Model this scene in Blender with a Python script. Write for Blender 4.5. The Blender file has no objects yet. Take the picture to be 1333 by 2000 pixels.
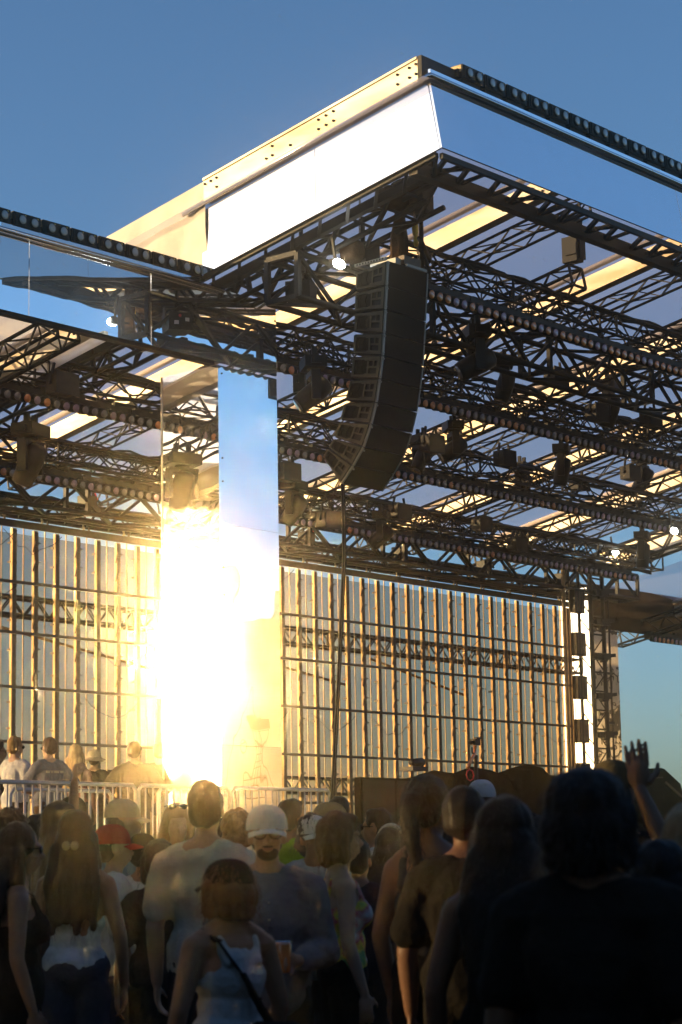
import bpy, math, random
from mathutils import Vector, Matrix, noise
R = math.radians
rnd = random.Random(7)
scene = bpy.context.scene
col = scene.collection

# ------------------------------------------------------------------ camera
# world axes: +X runs along the stage front (away to the right), +Y runs towards the back of the stage
F, PITCH, ROLL, YAW, CH = 4208.3, 0.1665, -0.0182, 0.6991, 1.3
U = Vector((math.sin(YAW), math.cos(YAW), 0)); V = Vector((-math.cos(YAW), math.sin(YAW), 0))
def uvz(d): return Vector((d.dot(U), d.dot(V), d.z))
def ray(x, y):
    a = (x-666.5)/F; b = -(y-1000)/F
    cr, sr = math.cos(ROLL), math.sin(ROLL)
    X = cr*a-sr*b; Z = sr*a+cr*b
    c, s = math.cos(PITCH), math.sin(PITCH)
    return uvz(Vector((X, c-s*Z, s+c*Z)))
def at(x, y, u=None, v=None, z=None, d=None):
    r = ray(x, y)
    if z is not None: t = (z-CH)/r.z
    elif v is not None: t = v/r.y
    elif u is not None: t = u/r.x
    else: t = d/math.hypot(r.x, r.y)
    return Vector((0, 0, CH))+r*t
cr, sr, cp, sp_ = math.cos(ROLL), math.sin(ROLL), math.cos(PITCH), math.sin(PITCH)
right = uvz(Vector((cr, -sp_*sr, cp*sr))); upv = uvz(Vector((-sr, -sp_*cr, cp*cr))); fwd = uvz(Vector((0, cp, sp_)))
cam = bpy.data.cameras.new('camera'); camo = bpy.data.objects.new('camera', cam); col.objects.link(camo)
m = Matrix((right, upv, -fwd)).transposed().to_4x4(); m.translation = Vector((0, 0, CH)); camo.matrix_world = m
cam.sensor_fit = 'HORIZONTAL'; cam.sensor_width = 24; cam.lens = 24*F/1333
cam.clip_start = 0.1; cam.clip_end = 3000
cam.dof.use_dof = True; cam.dof.focus_distance = 26; cam.dof.aperture_fstop = 5.6
scene.camera = camo

# ------------------------------------------------------------------ sky and sun
SUN = Vector((-0.71, 0.69, 0.0998)).normalized()
EL = math.asin(SUN.z)
world = bpy.data.worlds.new('World'); scene.world = world; world.use_nodes = True
wn = world.node_tree; bg = wn.nodes['Background']
sky = wn.nodes.new('ShaderNodeTexSky'); sky.sky_type = 'NISHITA'; sky.sun_disc = False
sky.sun_elevation = EL; sky.sun_rotation = math.atan2(SUN.x, SUN.y)
sky.altitude = 0; sky.air_density = .75; sky.dust_density = 1.1; sky.ozone_density = 2.8
wn.links.new(sky.outputs[0], bg.inputs[0]); bg.inputs[1].default_value = 0.15
sl = bpy.data.lights.new('sun', 'SUN'); sl.energy = 4.5; sl.angle = R(0.53); sl.color = (1.0, 0.68, 0.31)
so = bpy.data.objects.new('sun', sl); col.objects.link(so); so.rotation_euler = SUN.to_track_quat('Z', 'Y').to_euler()
so.location = SUN*60
scene.view_settings.view_transform = 'Standard'; scene.view_settings.look = 'None'
scene.view_settings.exposure = 0.8; scene.view_settings.gamma = 1
scene.cycles.use_denoising = True; scene.cycles.sample_clamp_indirect = 0; scene.cycles.volume_bounces = 2
scene.cycles.max_bounces = 8; scene.cycles.glossy_bounces = 4; scene.cycles.transparent_max_bounces = 12

# ------------------------------------------------------------------ helpers
def tag(o, label=None, cat=None, group=None, kind=None):
    if label: o['label'] = label
    if cat: o['category'] = cat
    if group: o['group'] = group
    if kind: o['kind'] = kind
    return o
def thing(name, label, cat, loc=(0, 0, 0), group=None, rz=0):
    o = bpy.data.objects.new(name, None); col.objects.link(o); o.location = loc; o.rotation_euler = (0, 0, rz)
    o.empty_display_size = 0.2
    return tag(o, label, cat, group)
def copy_tree(o, parent=None):
    c = o.copy(); col.objects.link(c); c.parent = parent
    for ch in kids.get(o.name, []):
        copy_tree(ch, c)
    return c
kids = {}
class MB:
    def __init__(s): s.v = []; s.f = []; s.sm = []
    def add(s, vs, fs, smooth=False):
        n = len(s.v); s.v += [tuple(p) for p in vs]; s.f += [tuple(i+n for i in f) for f in fs]; s.sm += [smooth]*len(fs)
    def box(s, lo, hi):
        x0, y0, z0 = lo; x1, y1, z1 = hi
        s.add([(x0,y0,z0),(x1,y0,z0),(x1,y1,z0),(x0,y1,z0),(x0,y0,z1),(x1,y0,z1),(x1,y1,z1),(x0,y1,z1)],
              [(0,3,2,1),(4,5,6,7),(0,1,5,4),(1,2,6,5),(2,3,7,6),(3,0,4,7)])
    def bar(s, a, b, w, h=None, roll=0):
        a = Vector(a); b = Vector(b); h = h or w; d = (b-a)
        if d.length < 1e-6: return
        d.normalize(); up = Vector((0, 0, 1)) if abs(d.z) < .95 else Vector((0, 1, 0))
        x = d.cross(up).normalized(); y = x.cross(d)
        if roll: x, y = x*math.cos(roll)+y*math.sin(roll), -x*math.sin(roll)+y*math.cos(roll)
        vs = [p+x*sx*w/2+y*sy*h/2 for p in (a, b) for sx, sy in ((-1,-1),(1,-1),(1,1),(-1,1))]
        s.add(vs, [(0,3,2,1),(4,5,6,7),(0,1,5,4),(1,2,6,5),(2,3,7,6),(3,0,4,7)])
    def tube(s, pts, r, n=8, smooth=True, cap=True):
        pts = [Vector(p) for p in pts]; rs = r if isinstance(r, (list, tuple)) else [r]*len(pts)
        d0 = (pts[1]-pts[0]).normalized(); up = Vector((0, 0, 1)) if abs(d0.z) < .9 else Vector((1, 0, 0))
        vs = []; x = d0.cross(up).normalized()
        for i, p in enumerate(pts):
            d = (pts[min(i+1, len(pts)-1)]-pts[max(i-1, 0)]).normalized()
            x = (x-d*x.dot(d)).normalized(); y = d.cross(x)
            vs += [p+(x*math.cos(t*2*math.pi/n)+y*math.sin(t*2*math.pi/n))*rs[i] for t in range(n)]
        fs = [(i*n+t, i*n+(t+1) % n, (i+1)*n+(t+1) % n, (i+1)*n+t) for i in range(len(pts)-1) for t in range(n)]
        if cap: fs += [tuple(range(n-1, -1, -1)), tuple(range((len(pts)-1)*n, len(pts)*n))]
        s.add(vs, fs, smooth)
    def ell(s, c, r, n=14, k=9, rot=None):
        c = Vector(c); vs = []; fs = []
        for i in range(1, k):
            th = math.pi*i/k
            for j in range(n):
                ph = 2*math.pi*j/n
                p = Vector((r[0]*math.sin(th)*math.cos(ph), r[1]*math.sin(th)*math.sin(ph), r[2]*math.cos(th)))
                vs.append(c+(rot @ p if rot else p))
        T = len(vs); top = Vector((0, 0, r[2])); vs += [c+(rot @ top if rot else top), c-(rot @ top if rot else top)]
        for i in range(k-2):
            for j in range(n):
                fs.append((i*n+j, (i+1)*n+j, (i+1)*n+(j+1) % n, i*n+(j+1) % n))
        for j in range(n):
            fs.append((T, j, (j+1) % n)); fs.append((T+1, (k-2)*n+(j+1) % n, (k-2)*n+j))
        s.add(vs, fs, True)
    def disc(s, c, d, r, depth, n=14, r2=None):
        c = Vector(c); d = Vector(d).normalized(); s.tube([c, c+d*depth], [r, r if r2 is None else r2], n)
    def build(s, name, mat, parent=None, loc=None):
        me = bpy.data.meshes.new(name); me.from_pydata(s.v, [], s.f); me.materials.append(mat)
        if any(s.sm): me.polygons.foreach_set('use_smooth', s.sm)
        me.update(); o = bpy.data.objects.new(name, me); col.objects.link(o)
        if parent is not None: o.parent = parent; kids.setdefault(parent.name, []).append(o)
        if loc is not None: o.location = loc
        return o

# ------------------------------------------------------------------ materials
def mat(name, base=(.5,.5,.5), rough=.6, metal=0., noise_amt=0., nscale=6., bump=0., bscale=20., sheen=0., spec=.5, c2=None, stretch=(1,1,1)):
    m = bpy.data.materials.new(name); m.use_nodes = True; nt = m.node_tree; b = nt.nodes['Principled BSDF']
    b.inputs['Base Color'].default_value = (*base, 1); b.inputs['Roughness'].default_value = rough
    b.inputs['Metallic'].default_value = metal; b.inputs['Specular IOR Level'].default_value = spec
    if sheen: b.inputs['Sheen Weight'].default_value = sheen; b.inputs['Sheen Roughness'].default_value = .4
    if noise_amt or bump or c2:
        tc = nt.nodes.new('ShaderNodeTexCoord'); mp = nt.nodes.new('ShaderNodeMapping'); mp.inputs['Scale'].default_value = stretch
        nt.links.new(tc.outputs['Object'], mp.inputs[0])
    if noise_amt or c2:
        n = nt.nodes.new('ShaderNodeTexNoise'); n.inputs['Scale'].default_value = nscale; n.inputs['Detail'].default_value = 6
        nt.links.new(mp.outputs[0], n.inputs['Vector'])
        rp = nt.nodes.new('ShaderNodeValToRGB'); rp.color_ramp.elements[0].position = .35; rp.color_ramp.elements[1].position = .65
        lo = c2 if c2 else tuple(max(0, x*(1-noise_amt)) for x in base)
        rp.color_ramp.elements[0].color = (*lo, 1); rp.color_ramp.elements[1].color = (*base, 1)
        nt.links.new(n.outputs[0], rp.inputs[0]); nt.links.new(rp.outputs[0], b.inputs['Base Color'])
    if bump:
        n2 = nt.nodes.new('ShaderNodeTexNoise'); n2.inputs['Scale'].default_value = bscale; n2.inputs['Detail'].default_value = 5
        nt.links.new(mp.outputs[0], n2.inputs['Vector'])
        bp = nt.nodes.new('ShaderNodeBump'); bp.inputs['Strength'].default_value = bump; bp.inputs['Distance'].default_value = .02
        nt.links.new(n2.outputs[0], bp.inputs['Height']); nt.links.new(bp.outputs[0], b.inputs['Normal'])
    return m
def mirror_mat(name, tint=(.86,.88,.9), wav=.02, dust=.07, drough=.32, wscale=.9):
    m = bpy.data.materials.new(name); m.use_nodes = True; nt = m.node_tree
    for n in list(nt.nodes): nt.nodes.remove(n)
    out = nt.nodes.new('ShaderNodeOutputMaterial'); mx = nt.nodes.new('ShaderNodeMixShader')
    g = nt.nodes.new('ShaderNodeBsdfGlossy'); g.inputs['Color'].default_value = (*tint, 1); g.inputs['Roughness'].default_value = .012
    g2 = nt.nodes.new('ShaderNodeBsdfGlossy'); g2.inputs['Color'].default_value = (.8, .78, .74, 1); g2.inputs['Roughness'].default_value = drough
    tc = nt.nodes.new('ShaderNodeTexCoord')
    n = nt.nodes.new('ShaderNodeTexNoise'); n.inputs['Scale'].default_value = wscale; n.inputs['Detail'].default_value = 2
    nt.links.new(tc.outputs['Object'], n.inputs['Vector'])
    bp = nt.nodes.new('ShaderNodeBump'); bp.inputs['Strength'].default_value = 1; bp.inputs['Distance'].default_value = wav
    nt.links.new(n.outputs[0], bp.inputs['Height']); nt.links.new(bp.outputs[0], g.inputs['Normal'])
    n2 = nt.nodes.new('ShaderNodeTexNoise'); n2.inputs['Scale'].default_value = 2.5; n2.inputs['Detail'].default_value = 8
    nt.links.new(tc.outputs['Object'], n2.inputs['Vector'])
    mr = nt.nodes.new('ShaderNodeMapRange'); mr.inputs[1].default_value = .3; mr.inputs[2].default_value = .75
    mr.inputs[3].default_value = dust*.6; mr.inputs[4].default_value = dust*1.4
    nt.links.new(n2.outputs[0], mr.inputs[0]); nt.links.new(mr.outputs[0], mx.inputs[0])
    nt.links.new(g.outputs[0], mx.inputs[1]); nt.links.new(g2.outputs[0], mx.inputs[2]); nt.links.new(mx.outputs[0], out.inputs[0])
    return m
def emit_mat(name, c, s):
    m = bpy.data.materials.new(name); m.use_nodes = True; b = m.node_tree.nodes['Principled BSDF']
    b.inputs['Base Color'].default_value = (*c, 1); b.inputs['Emission Color'].default_value = (*c, 1); b.inputs['Emission Strength'].default_value = s
    return m
M = dict(
    mirror=mirror_mat('mirror_panel', wav=.006, dust=.09),
    mirror_wavy=mirror_mat('wavy_mirror_panel', wav=.02, dust=.10, drough=.28, wscale=1.6),
    glare=mirror_mat('sun_glared_mirror_panel', wav=.012, dust=.70, drough=.165, wscale=1.3),  # dust weight raised as a rough lobe to spread the sun's glare
    dark_reflect=mirror_mat('dark_reflection_mirror_panel', tint=(.04,.032,.022), wav=.02, dust=.02, wscale=1.6),  # dark reflection of the roof underside put into the mirror tint
    black=mat('black_painted_steel', (.012,.011,.010), .5, 0, .4, 9, spec=.25),
    alu=mat('brushed_aluminium', (.60,.55,.46), .42, .5, 0, 3, c2=(.36,.28,.17), stretch=(1,.25,1)),
    gold=mat('galvanised_post', (.36,.26,.13), .5, .35, .35, 7, stretch=(1,1,.4)),
    post=mat('dark_shaded_post_face', (.085,.055,.028), .55, .2, .3, 10),
    chrome=mat('polished_pipe', (.75,.77,.8), .16, 1.),
    pipe=mat('pale_membrane_keder', (.72,.62,.55), .5),
    tarp=mat('cream_tarpaulin', (.60,.57,.50), .6, 0, .15, 3, .5, 5),
    lamp_black=mat('black_lamp_housing', (.010,.010,.010), .5, 0, .3, 20, spec=.25),
    cloth_bag=mat('brown_motor_bag', (.055,.03,.014), .9, 0, .4, 8, .6, 30, spec=.1),
    speaker=mat('dark_speaker_grille', (.022,.019,.014), .85, 0, .2, 160, .3, 260, spec=.15),
    speaker_side=mat('olive_grey_speaker_side', (.085,.075,.045), .65, 0, .2, 6, spec=.25),
    speaker_grey=mat('pale_speaker_rail', (.24,.23,.19), .5, .3),
    chain=mat('chain_steel', (.35,.28,.2), .4, .8),
    yellow=mat('yellow_handle', (.75,.5,.05), .5), red=mat('red_tape', (.6,.03,.02), .5),
    cable=mat('black_rubber_cable', (.01,.01,.01), .7, spec=.2),
    galv=mat('galvanised_barrier', (.36,.35,.34), .5, .5, .15, 12),
    deck=mat('black_stage_deck', (.03,.03,.03), .7, 0, .3, 4),
    ground=mat('trodden_grass_ground', (.07,.06,.03), .95, 0, .5, 1.2, .6, 18),
    cover=mat('black_equipment_cover', (.012,.011,.010), .85, 0, .3, 6, .8, 9, spec=.12),
    soot=mat('matt_black_cloth', (.003,.0027,.0025), 1., 0, .3, 5, .8, 7, spec=.0),
    scrim=mat('sand_scrim_wall', (.58,.50,.38), .85, 0, .15, 1.5, .3, 4),
    scrim_dark=mat('brown_window_grid', (.2,.14,.08), .8),
    white_lamp=emit_mat('white_work_light', (1,.98,.9), 60),
)
def lens_mat(name, c, e=0):
    m = mat(name, c, .12, .0, spec=.9)
    m.node_tree.nodes['Principled BSDF'].inputs['Coat Weight'].default_value = 1
    return m
M['lens_grey'] = lens_mat('clear_lamp_lens', (.17,.15,.16))
M['lens_amber'] = lens_mat('amber_lamp_lens', (.55,.19,.05))
M['lens_mauve'] = lens_mat('mauve_lamp_lens', (.28,.19,.27))
def membrane_mat():
    m = bpy.data.materials.new('translucent_roof_membrane'); m.use_nodes = True; nt = m.node_tree
    for n in list(nt.nodes): nt.nodes.remove(n)
    out = nt.nodes.new('ShaderNodeOutputMaterial')
    tr = nt.nodes.new('ShaderNodeBsdfTranslucent'); tr.inputs[0].default_value = (.80,.74,.86,1)
    tp = nt.nodes.new('ShaderNodeBsdfTransparent'); tp.inputs[0].default_value = (.94,.92,.97,1)
    df = nt.nodes.new('ShaderNodeBsdfDiffuse'); df.inputs[0].default_value = (.7,.7,.76,1)
    a = nt.nodes.new('ShaderNodeMixShader'); a.inputs[0].default_value = .45
    nt.links.new(tr.outputs[0], a.inputs[1]); nt.links.new(df.outputs[0], a.inputs[2])
    b = nt.nodes.new('ShaderNodeMixShader'); b.inputs[0].default_value = .62
    nt.links.new(a.outputs[0], b.inputs[1]); nt.links.new(tp.outputs[0], b.inputs[2]); nt.links.new(b.outputs[0], out.inputs[0])
    return m
M['membrane'] = membrane_mat()
M['membrane_sunglow'] = membrane_mat(); M['membrane_sunglow'].name = 'sunglow_roof_membrane'  # same membrane with the sun's cream glow put into colour and opacity
for n_ in M['membrane_sunglow'].node_tree.nodes:
    if n_.type == 'MIX_SHADER' and n_.inputs[0].default_value > .6: n_.inputs[0].default_value = .25
    if n_.type == 'MIX_SHADER' and n_.inputs[0].default_value < .5 and n_.inputs[0].default_value > .3: n_.inputs[0].default_value = .2
    if n_.type == 'BSDF_TRANSLUCENT': n_.inputs[0].default_value = (.9,.86,.8,1)
M['mesh'] = membrane_mat(); M['mesh'].name = 'grey_mesh_scrim'
for n_ in M['mesh'].node_tree.nodes:
    if n_.type == 'BSDF_TRANSLUCENT': n_.inputs[0].default_value = (.03,.03,.03,1)
    if n_.type == 'BSDF_DIFFUSE': n_.inputs[0].default_value = (.03,.03,.03,1)
    if n_.type == 'BSDF_TRANSPARENT': n_.inputs[0].default_value = (.86,.77,.68,1)
    if n_.type == 'MIX_SHADER' and abs(n_.inputs[0].default_value-.62) < .01: n_.inputs[0].default_value = .92

# ------------------------------------------------------------------ ground
g = MB(); N = 40
g.add([(-260,-260,0),(340,-260,0),(340,340,0),(-260,340,0)], [(0,1,2,3)])
tag(g.build('ground', M['ground']), 'flat trodden festival ground under the crowd', 'ground', kind='structure')

# ------------------------------------------------------------------ roofs
def ZB(v): return 9.6-.2012*(v-14.46)      # underside plane of the centre roof
U0, U1, V0, VB = 19.14, 38.5, 14.46, 25.2
def lean(u0, v0, v1, name, m, parent, zlo=0, zhi=.84, du=0., th=.03, dv=0.):
    """side fascia running back along v, its top leaning out by du"""
    b = MB(); a = Vector((u0, v0, ZB(v0)+zlo)); c = Vector((u0, v1, ZB(v1)+zlo)); up = Vector((du, 0, zhi-zlo))
    vs = [a, c, c+up, a+up+Vector((0, dv, -.2012*dv))]; vs += [p+Vector((th, 0, 0)) for p in vs]
    b.add(vs, [(0,1,2,3),(7,6,5,4),(0,4,5,1),(1,5,6,2),(2,6,7,3),(3,7,4,0)])
    return b.build(name, m, parent)
centre = thing('centre_roof', 'big mirror-edged centre roof with pale membrane sloping down to the back', 'stage roof', (0,0,0))
# front mirror fascia (faces the crowd), three panels butted
edges = [U0+.001, 24.55, 29.6, 34.6, U1]
for i in range(4):
    b = MB(); x0, x1 = edges[i]+.010*(i > 0), edges[i+1]
    vs = [(x0,V0,9.6),(x1,V0,9.6),(x1,V0+.15,10.46),(x0,V0+.15,10.46)]; vs += [(x,y+.03,z) for x,y,z in vs]
    b.add(vs, [(0,1,2,3),(7,6,5,4),(0,4,5,1),(1,5,6,2),(2,6,7,3),(3,7,4,0)])
    b.build('mirror_panel', M['mirror'], centre)
for (a, c) in ((V0+.034, 16.40), (16.41, 18.31)): lean(U0, a, c, 'side_mirror_panel', M['mirror'], centre, dv=.15 if a < 15 else 0.)
# chrome lip pipes and parapet
b = MB(); b.tube([(U0-.06,V0+.10,10.49),(U1,V0+.10,10.49)], .032, 10); b.tube([(U0-.06,V0+.10,10.49),(U0-.06,18.6,10.47-.2012*4.0)], .032, 10); b.build('lip_pipe', M['chrome'], centre)
b = MB(); b.box((U0-.04,V0+.11,10.53),(U1,V0+.18,10.575)); b.build('lip_flashing', M['mirror'], centre)
b = MB(); b.box((U0-.10,V0+.19,10.44),(U1,V0+.25,10.75)); b.build('front_parapet', M['black'], centre)
b = MB()   # edge girder on top of the side mirror
def sloped_box(b, u0, u1, v0, v1, h0, h1):
    vs = []
    for (u, v) in ((u0,v0),(u1,v0),(u1,v1),(u0,v1)): vs.append((u, v, ZB(v)+h0))
    for (u, v) in ((u0,v0),(u1,v0),(u1,v1),(u0,v1)): vs.append((u, v, ZB(v)+h1))
    b.add(vs, [(0,3,2,1),(4,5,6,7),(0,1,5,4),(1,2,6,5),(2,3,7,6),(3,0,4,7)])
sloped_box(b, U0-.09, U0+.06, V0+.26, 18.2, .90, 1.19)
sloped_box(b, U0-.11, U0-.0903, V0+.26, 18.2, 1.17, 1.20)
eg = b.build('edge_girder', M['alu'], centre)
b = MB()
for v in (14.62,14.72,14.9,15.9,16.02,16.14,16.6,16.9,17.0,17.85,17.95,18.05):
    for h in (.97, 1.09):
        if rnd.random() < .8: b.disc((U0-.088, v+.12, ZB(v)+h), (-1,0,0), .016, .02, 8)
b.build('girder_bolt', M['black'], eg)
# wrinkled tarpaulin closing the side behind the girder
b = MB(); nx, nz = 60, 14; vs = []; fs = []
for i in range(nx+1):
    v = 18.23+i*(25.0-18.23)/nx
    for j in range(nz+1):
        t = j/nz; h = .02+t*1.18
        w = .06*noise.noise(Vector((v*2.0, t*1.2+3, 0)))+.028*abs(noise.noise(Vector((v*4+t*2.5, t*2-v, 5))))+.012*math.sin(v*8+t*4+4*noise.noise(Vector((v, t*2, 5))))
        w *= max(0., 1-t**3); vs.append((U0+.03-.06*t+w, v, ZB(v)+h))
for i in range(nx):
    for j in range(nz): a = i*(nz+1)+j; fs.append((a, a+nz+1, a+nz+2, a+1))
b.add(vs, fs, True); b.build('side_tarpaulin', M['tarp'], centre)
# membrane and beams
BEAMS = [22.4, 25.8, 29.2, 32.6, 35.9]
def membrane(parent, u0, u1, v0, v1, dz, bays, mm='membrane'):
    us = [u0]+bays+[u1]
    for i in range(len(us)-1):
        b = MB(); n = 12; vs = []; fs = []
        for a in range(n+1):
            t = a/n; u = us[i]+(us[i+1]-us[i])*t
            for c in range(15):
                v = v0+(v1-v0)*c/14
                vs.append((u, v, ZB(v)+dz+.86+.10*math.sin(math.pi*t)))
        for a in range(n):
            for c in range(14): k = a*15+c; fs.append((k, k+15, k+16, k+1))
        b.add(vs, fs, True); b.build('roof_membrane', M[mm], parent)
def beams(parent, us, v0, v1, dz):
    for u in us:
        b = MB(); sloped_box(b, u-.07, u+.07, v0, v1, dz+.50, dz+.74); sloped_box(b, u-.09, u+.09, v0, v1, dz+.485, dz+.50)
        bo = b.build('roof_beam', M['alu'], parent)
        p = MB(); p.tube([(u-.10,v0,ZB(v0)+dz+.82),(u-.10,v1,ZB(v1)+dz+.82)], .045, 8); p.build('keder_tube', M['pipe'], bo)
        p = MB()
        for k in range(5):
            vv = v0+.25+k*.16
            p.disc((u-.071, vv, ZB(vv)+dz+.56+.10*(k % 2)), (-1,0,0), .014, .018, 7)
        p.build('beam_bolt', M['black'], bo)
membrane(centre, U0-.2, U1, V0+.1, 26.4, 0, BEAMS)
beams(centre, BEAMS, 15.0, 26.2, 0)
# far side inner fascia, sunlit
b = MB(); sloped_box(b, U1, U1+.04, V0+.05, VB-.06, -.02, .55); b.build('far_side_fascia', M['alu'], centre)
# wings
WD = -1.04
def wing(name, label, ua, ub, bays, va):
    t = thing(name, label, 'stage roof')
    membrane(t, ua, ub, va, 26.2, WD-.05, bays, 'membrane_sunglow' if ua < 10 else 'membrane'); beams(t, bays, va+.1, 26.0, WD-.05)
    return t
lw = wing('wing_roof', 'lower left wing roof with pale blue mirror fascia and twin lamps on its edge', 8.0, U0-.05, [11.6, 14.9, 18.1], 18.5)
VL = 18.40
for (a, c) in ((8.0,13.2),(13.21,16.30),(16.31,18.30),(18.31,20.62)):
    b = MB(); b.box((a,VL,7.77),(c,VL+.03,8.74)); b.build('mirror_panel', M['mirror'], lw)
b = MB(); b.tube([(8,VL-.06,8.70),(19.55,VL-.06,8.70)], .035, 10); b.build('lip_pipe', M['chrome'], lw)
b = MB(); b.box((8,VL-.02,8.745),(19.0,VL+.06,8.80)); b.build('lip_flashing', M['mirror'], lw)
b = MB(); b.box((8,VL+.05,7.74),(19.49,VL+.16,7.79)); b.box((8,VL+.10,8.4),(20.6,VL+.2,8.5))
b.build('fascia_ledge', M['black'], lw)
rw = wing('wing_roof', 'low right wing roof behind the mirrored portal, lavender membrane showing', U1+.1, 60.0, [41.6, 44.9, 48.2, 51.5, 54.8], 18.5)
for (a, c) in ((38.1,39.15),(39.154,44.0),(44.004,60)):
    b = MB(); b.box((a,VB,6.36),(c,VB+.03,7.30)); b.build('mirror_panel', M['dark_reflect'], rw)
# mirrored columns
def column(label, u0, u1, v0, v1, z0, z1, seams, m, sm_=None):
    t = thing('mirror_column', label, 'column', ((u0+u1)/2,(v0+v1)/2,z0)); ox = Vector(((u0+u1)/2,(v0+v1)/2,z0))
    b = MB(); b.box(Vector((u0-.012,v1+.001,z0))-ox, Vector((u0+.03,v1+.02,z1))-ox); b.build('edge_trim', M['alu'], t)
    zs = [z0]+seams+[z1]
    for i in range(len(zs)-1):
        za, zb = zs[i]+.004, zs[i+1]
        b = MB(); b.box(Vector((u0+.001,v0,za))-ox, Vector((u1,v0+.02,zb))-ox); b.build('front_mirror', m, t)
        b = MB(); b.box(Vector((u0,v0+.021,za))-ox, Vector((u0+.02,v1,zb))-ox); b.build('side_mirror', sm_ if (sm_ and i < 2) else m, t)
        b = MB(); b.box(Vector((u1-.02,v0+.021,za))-ox, Vector((u1,v1,zb))-ox); b.build('side_mirror', M['black'], t)
    b = MB(); b.box(Vector((u0+.03,v0+.03,z0))-ox, Vector((u1-.03,v1-.01,z1-.01))-ox); b.build('core', M['black'], t)
    b = MB()
    for z in (z1+.1, z1-.1, z1-1.2, z1-1.5, z1-2.6, z1-2.95):
        if z < z1: b.disc(Vector((u0+.07, v0-.004, z))-ox, (0,-1,0), .012, .004, 8)
    b.build('rivet', M['black'], t)
    return t
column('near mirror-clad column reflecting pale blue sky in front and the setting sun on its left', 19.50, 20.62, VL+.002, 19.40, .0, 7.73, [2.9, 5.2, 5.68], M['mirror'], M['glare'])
column('far mirror-clad column at the right end of the lattice wall, amber and dark reflections', 38.102, 39.148, VB+.004, 25.95, 1.25, 7.25, [3.0, 4.6], M['mirror_wavy'])

# ------------------------------------------------------------------ trusses
def lace(b, A, B, off1, off2, step, w, start=0):
    """zigzag between two parallel chords A->B + off1 / off2"""
    d = B-A; L = d.length; n = max(2, int(L/step)); 
    for i in range(n):
        p = A+d*(i/n); q = A+d*((i+1)/n)
        if (i+start) % 2: b.bar(p+off1, q+off2, w)
        else: b.bar(p+off2, q+off1, w)
def truss(label, A, B, w=.29, h=.29, ch=.045, step=.29, lw_=.02, group='lattice trusses hung under the roofs', m=None, mid=True, name='lattice_truss', open_end=False):
    A = Vector(A); B = Vector(B); t = thing(name, label, 'truss', A, group); m = m or M['black']
    d = (B-A); D = d.normalized(); side = D.cross(Vector((0,0,1))).normalized(); up = side.cross(D)
    O = Vector((0,0,0)); E = d; c = []
    for sx, sz in ((-1,0),(1,0),(-1,-1),(1,-1)):
        off = side*sx*w/2+up*sz*h; c.append(off)
        b = MB(); b.tube([O+off, E+off], ch/2, 6); b.build('chord', m, t)
    b = MB()
    lace(b, O, E, c[0], c[2], step, lw_); lace(b, O, E, c[1], c[3], step, lw_, 1)
    lace(b, O, E, c[0], c[1], step, lw_); lace(b, O, E, c[2], c[3], step, lw_, 1)
    n = max(1, int(d.length/2.4))
    for i in range(1 if open_end else 0, n+1):
        p = d*(i/n)
        for k, j in ((0,1),(1,3),(3,2),(2,0)): b.bar(p+c[k], p+c[j], lw_*1.5)
    b.build('lacing', m, t)
    return t
def cables(b, A, B, r=.02, n=3, amp=.05, sag=0.):
    A = Vector(A); B = Vector(B)
    for k in range(n):
        ph = rnd.uniform(0, 50); pts = []; L = int((B-A).length/.22)+2
        for i in range(L+1):
            t = i/L
            pts.append(A.lerp(B, t)+Vector((0, amp*noise.noise(Vector((ph, t*L*.35, 0))), amp*noise.noise(Vector((ph+9, t*L*.3, 4)))-sag*4*t*(1-t)*abs(noise.noise(Vector((t*7, ph, 2)))))))
        b.tube(pts, r*rnd.uniform(.7,1.3), 5)
ORD = ['first','second','third','fourth','fifth','sixth','seventh','eighth','ninth','tenth','eleventh','twelfth','thirteenth','fourteenth','fifteenth','sixteenth','seventeenth','eighteenth','nineteenth','twentieth','twenty-first','twenty-second','twenty-third']
# front edge frame lying just inside the front mirror (flat lattice)
t = thing('edge_frame', 'black lattice frame lying along the inner foot of the front right mirror fascia', 'truss', (U0+.1,14.55,9.5))
b = MB(); b.bar((0,0,.04),(19.2,0,.04),.05,.07); b.build('chord', M['black'], t)
b = MB(); b.bar((0,.42,-.02),(19.2,.42,-.02),.13,.15); b.build('chord', M['black'], t)
b = MB(); u = .1; k = 0
while u < 19:
    b.bar((u,0,.04),(u+.28,.42,-.02),.05); b.bar((u+.34,.0,.04),(u+.30,.42,-.02),.04)
    if k % 3 == 0: b.bar((u+.1,.42,-.02),(u+.5,0,.04),.045)
    u += .62 if k % 2 else .45; k += 1
b.build('lacing', M['black'], t)
t = thing('edge_frame', 'black lattice frame running back under the white side mirror fascia', 'truss', (U0+.08,14.6,9.56))
b = MB(); S = Vector((0,1,-.2012)); b.bar((0,0,0),S*10,.06,.06); b.build('chord', M['black'], t)
b = MB(); b.bar((.32,.3,-.06),Vector((.32,0,-.06))+S*10,.09,.1); b.build('chord', M['black'], t)
b = MB()
for k in range(22):
    b.bar(S*(k*.45), Vector((.32,0,-.06))+S*(k*.45+.3), .04)
b.build('lacing', M['black'], t)
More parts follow.
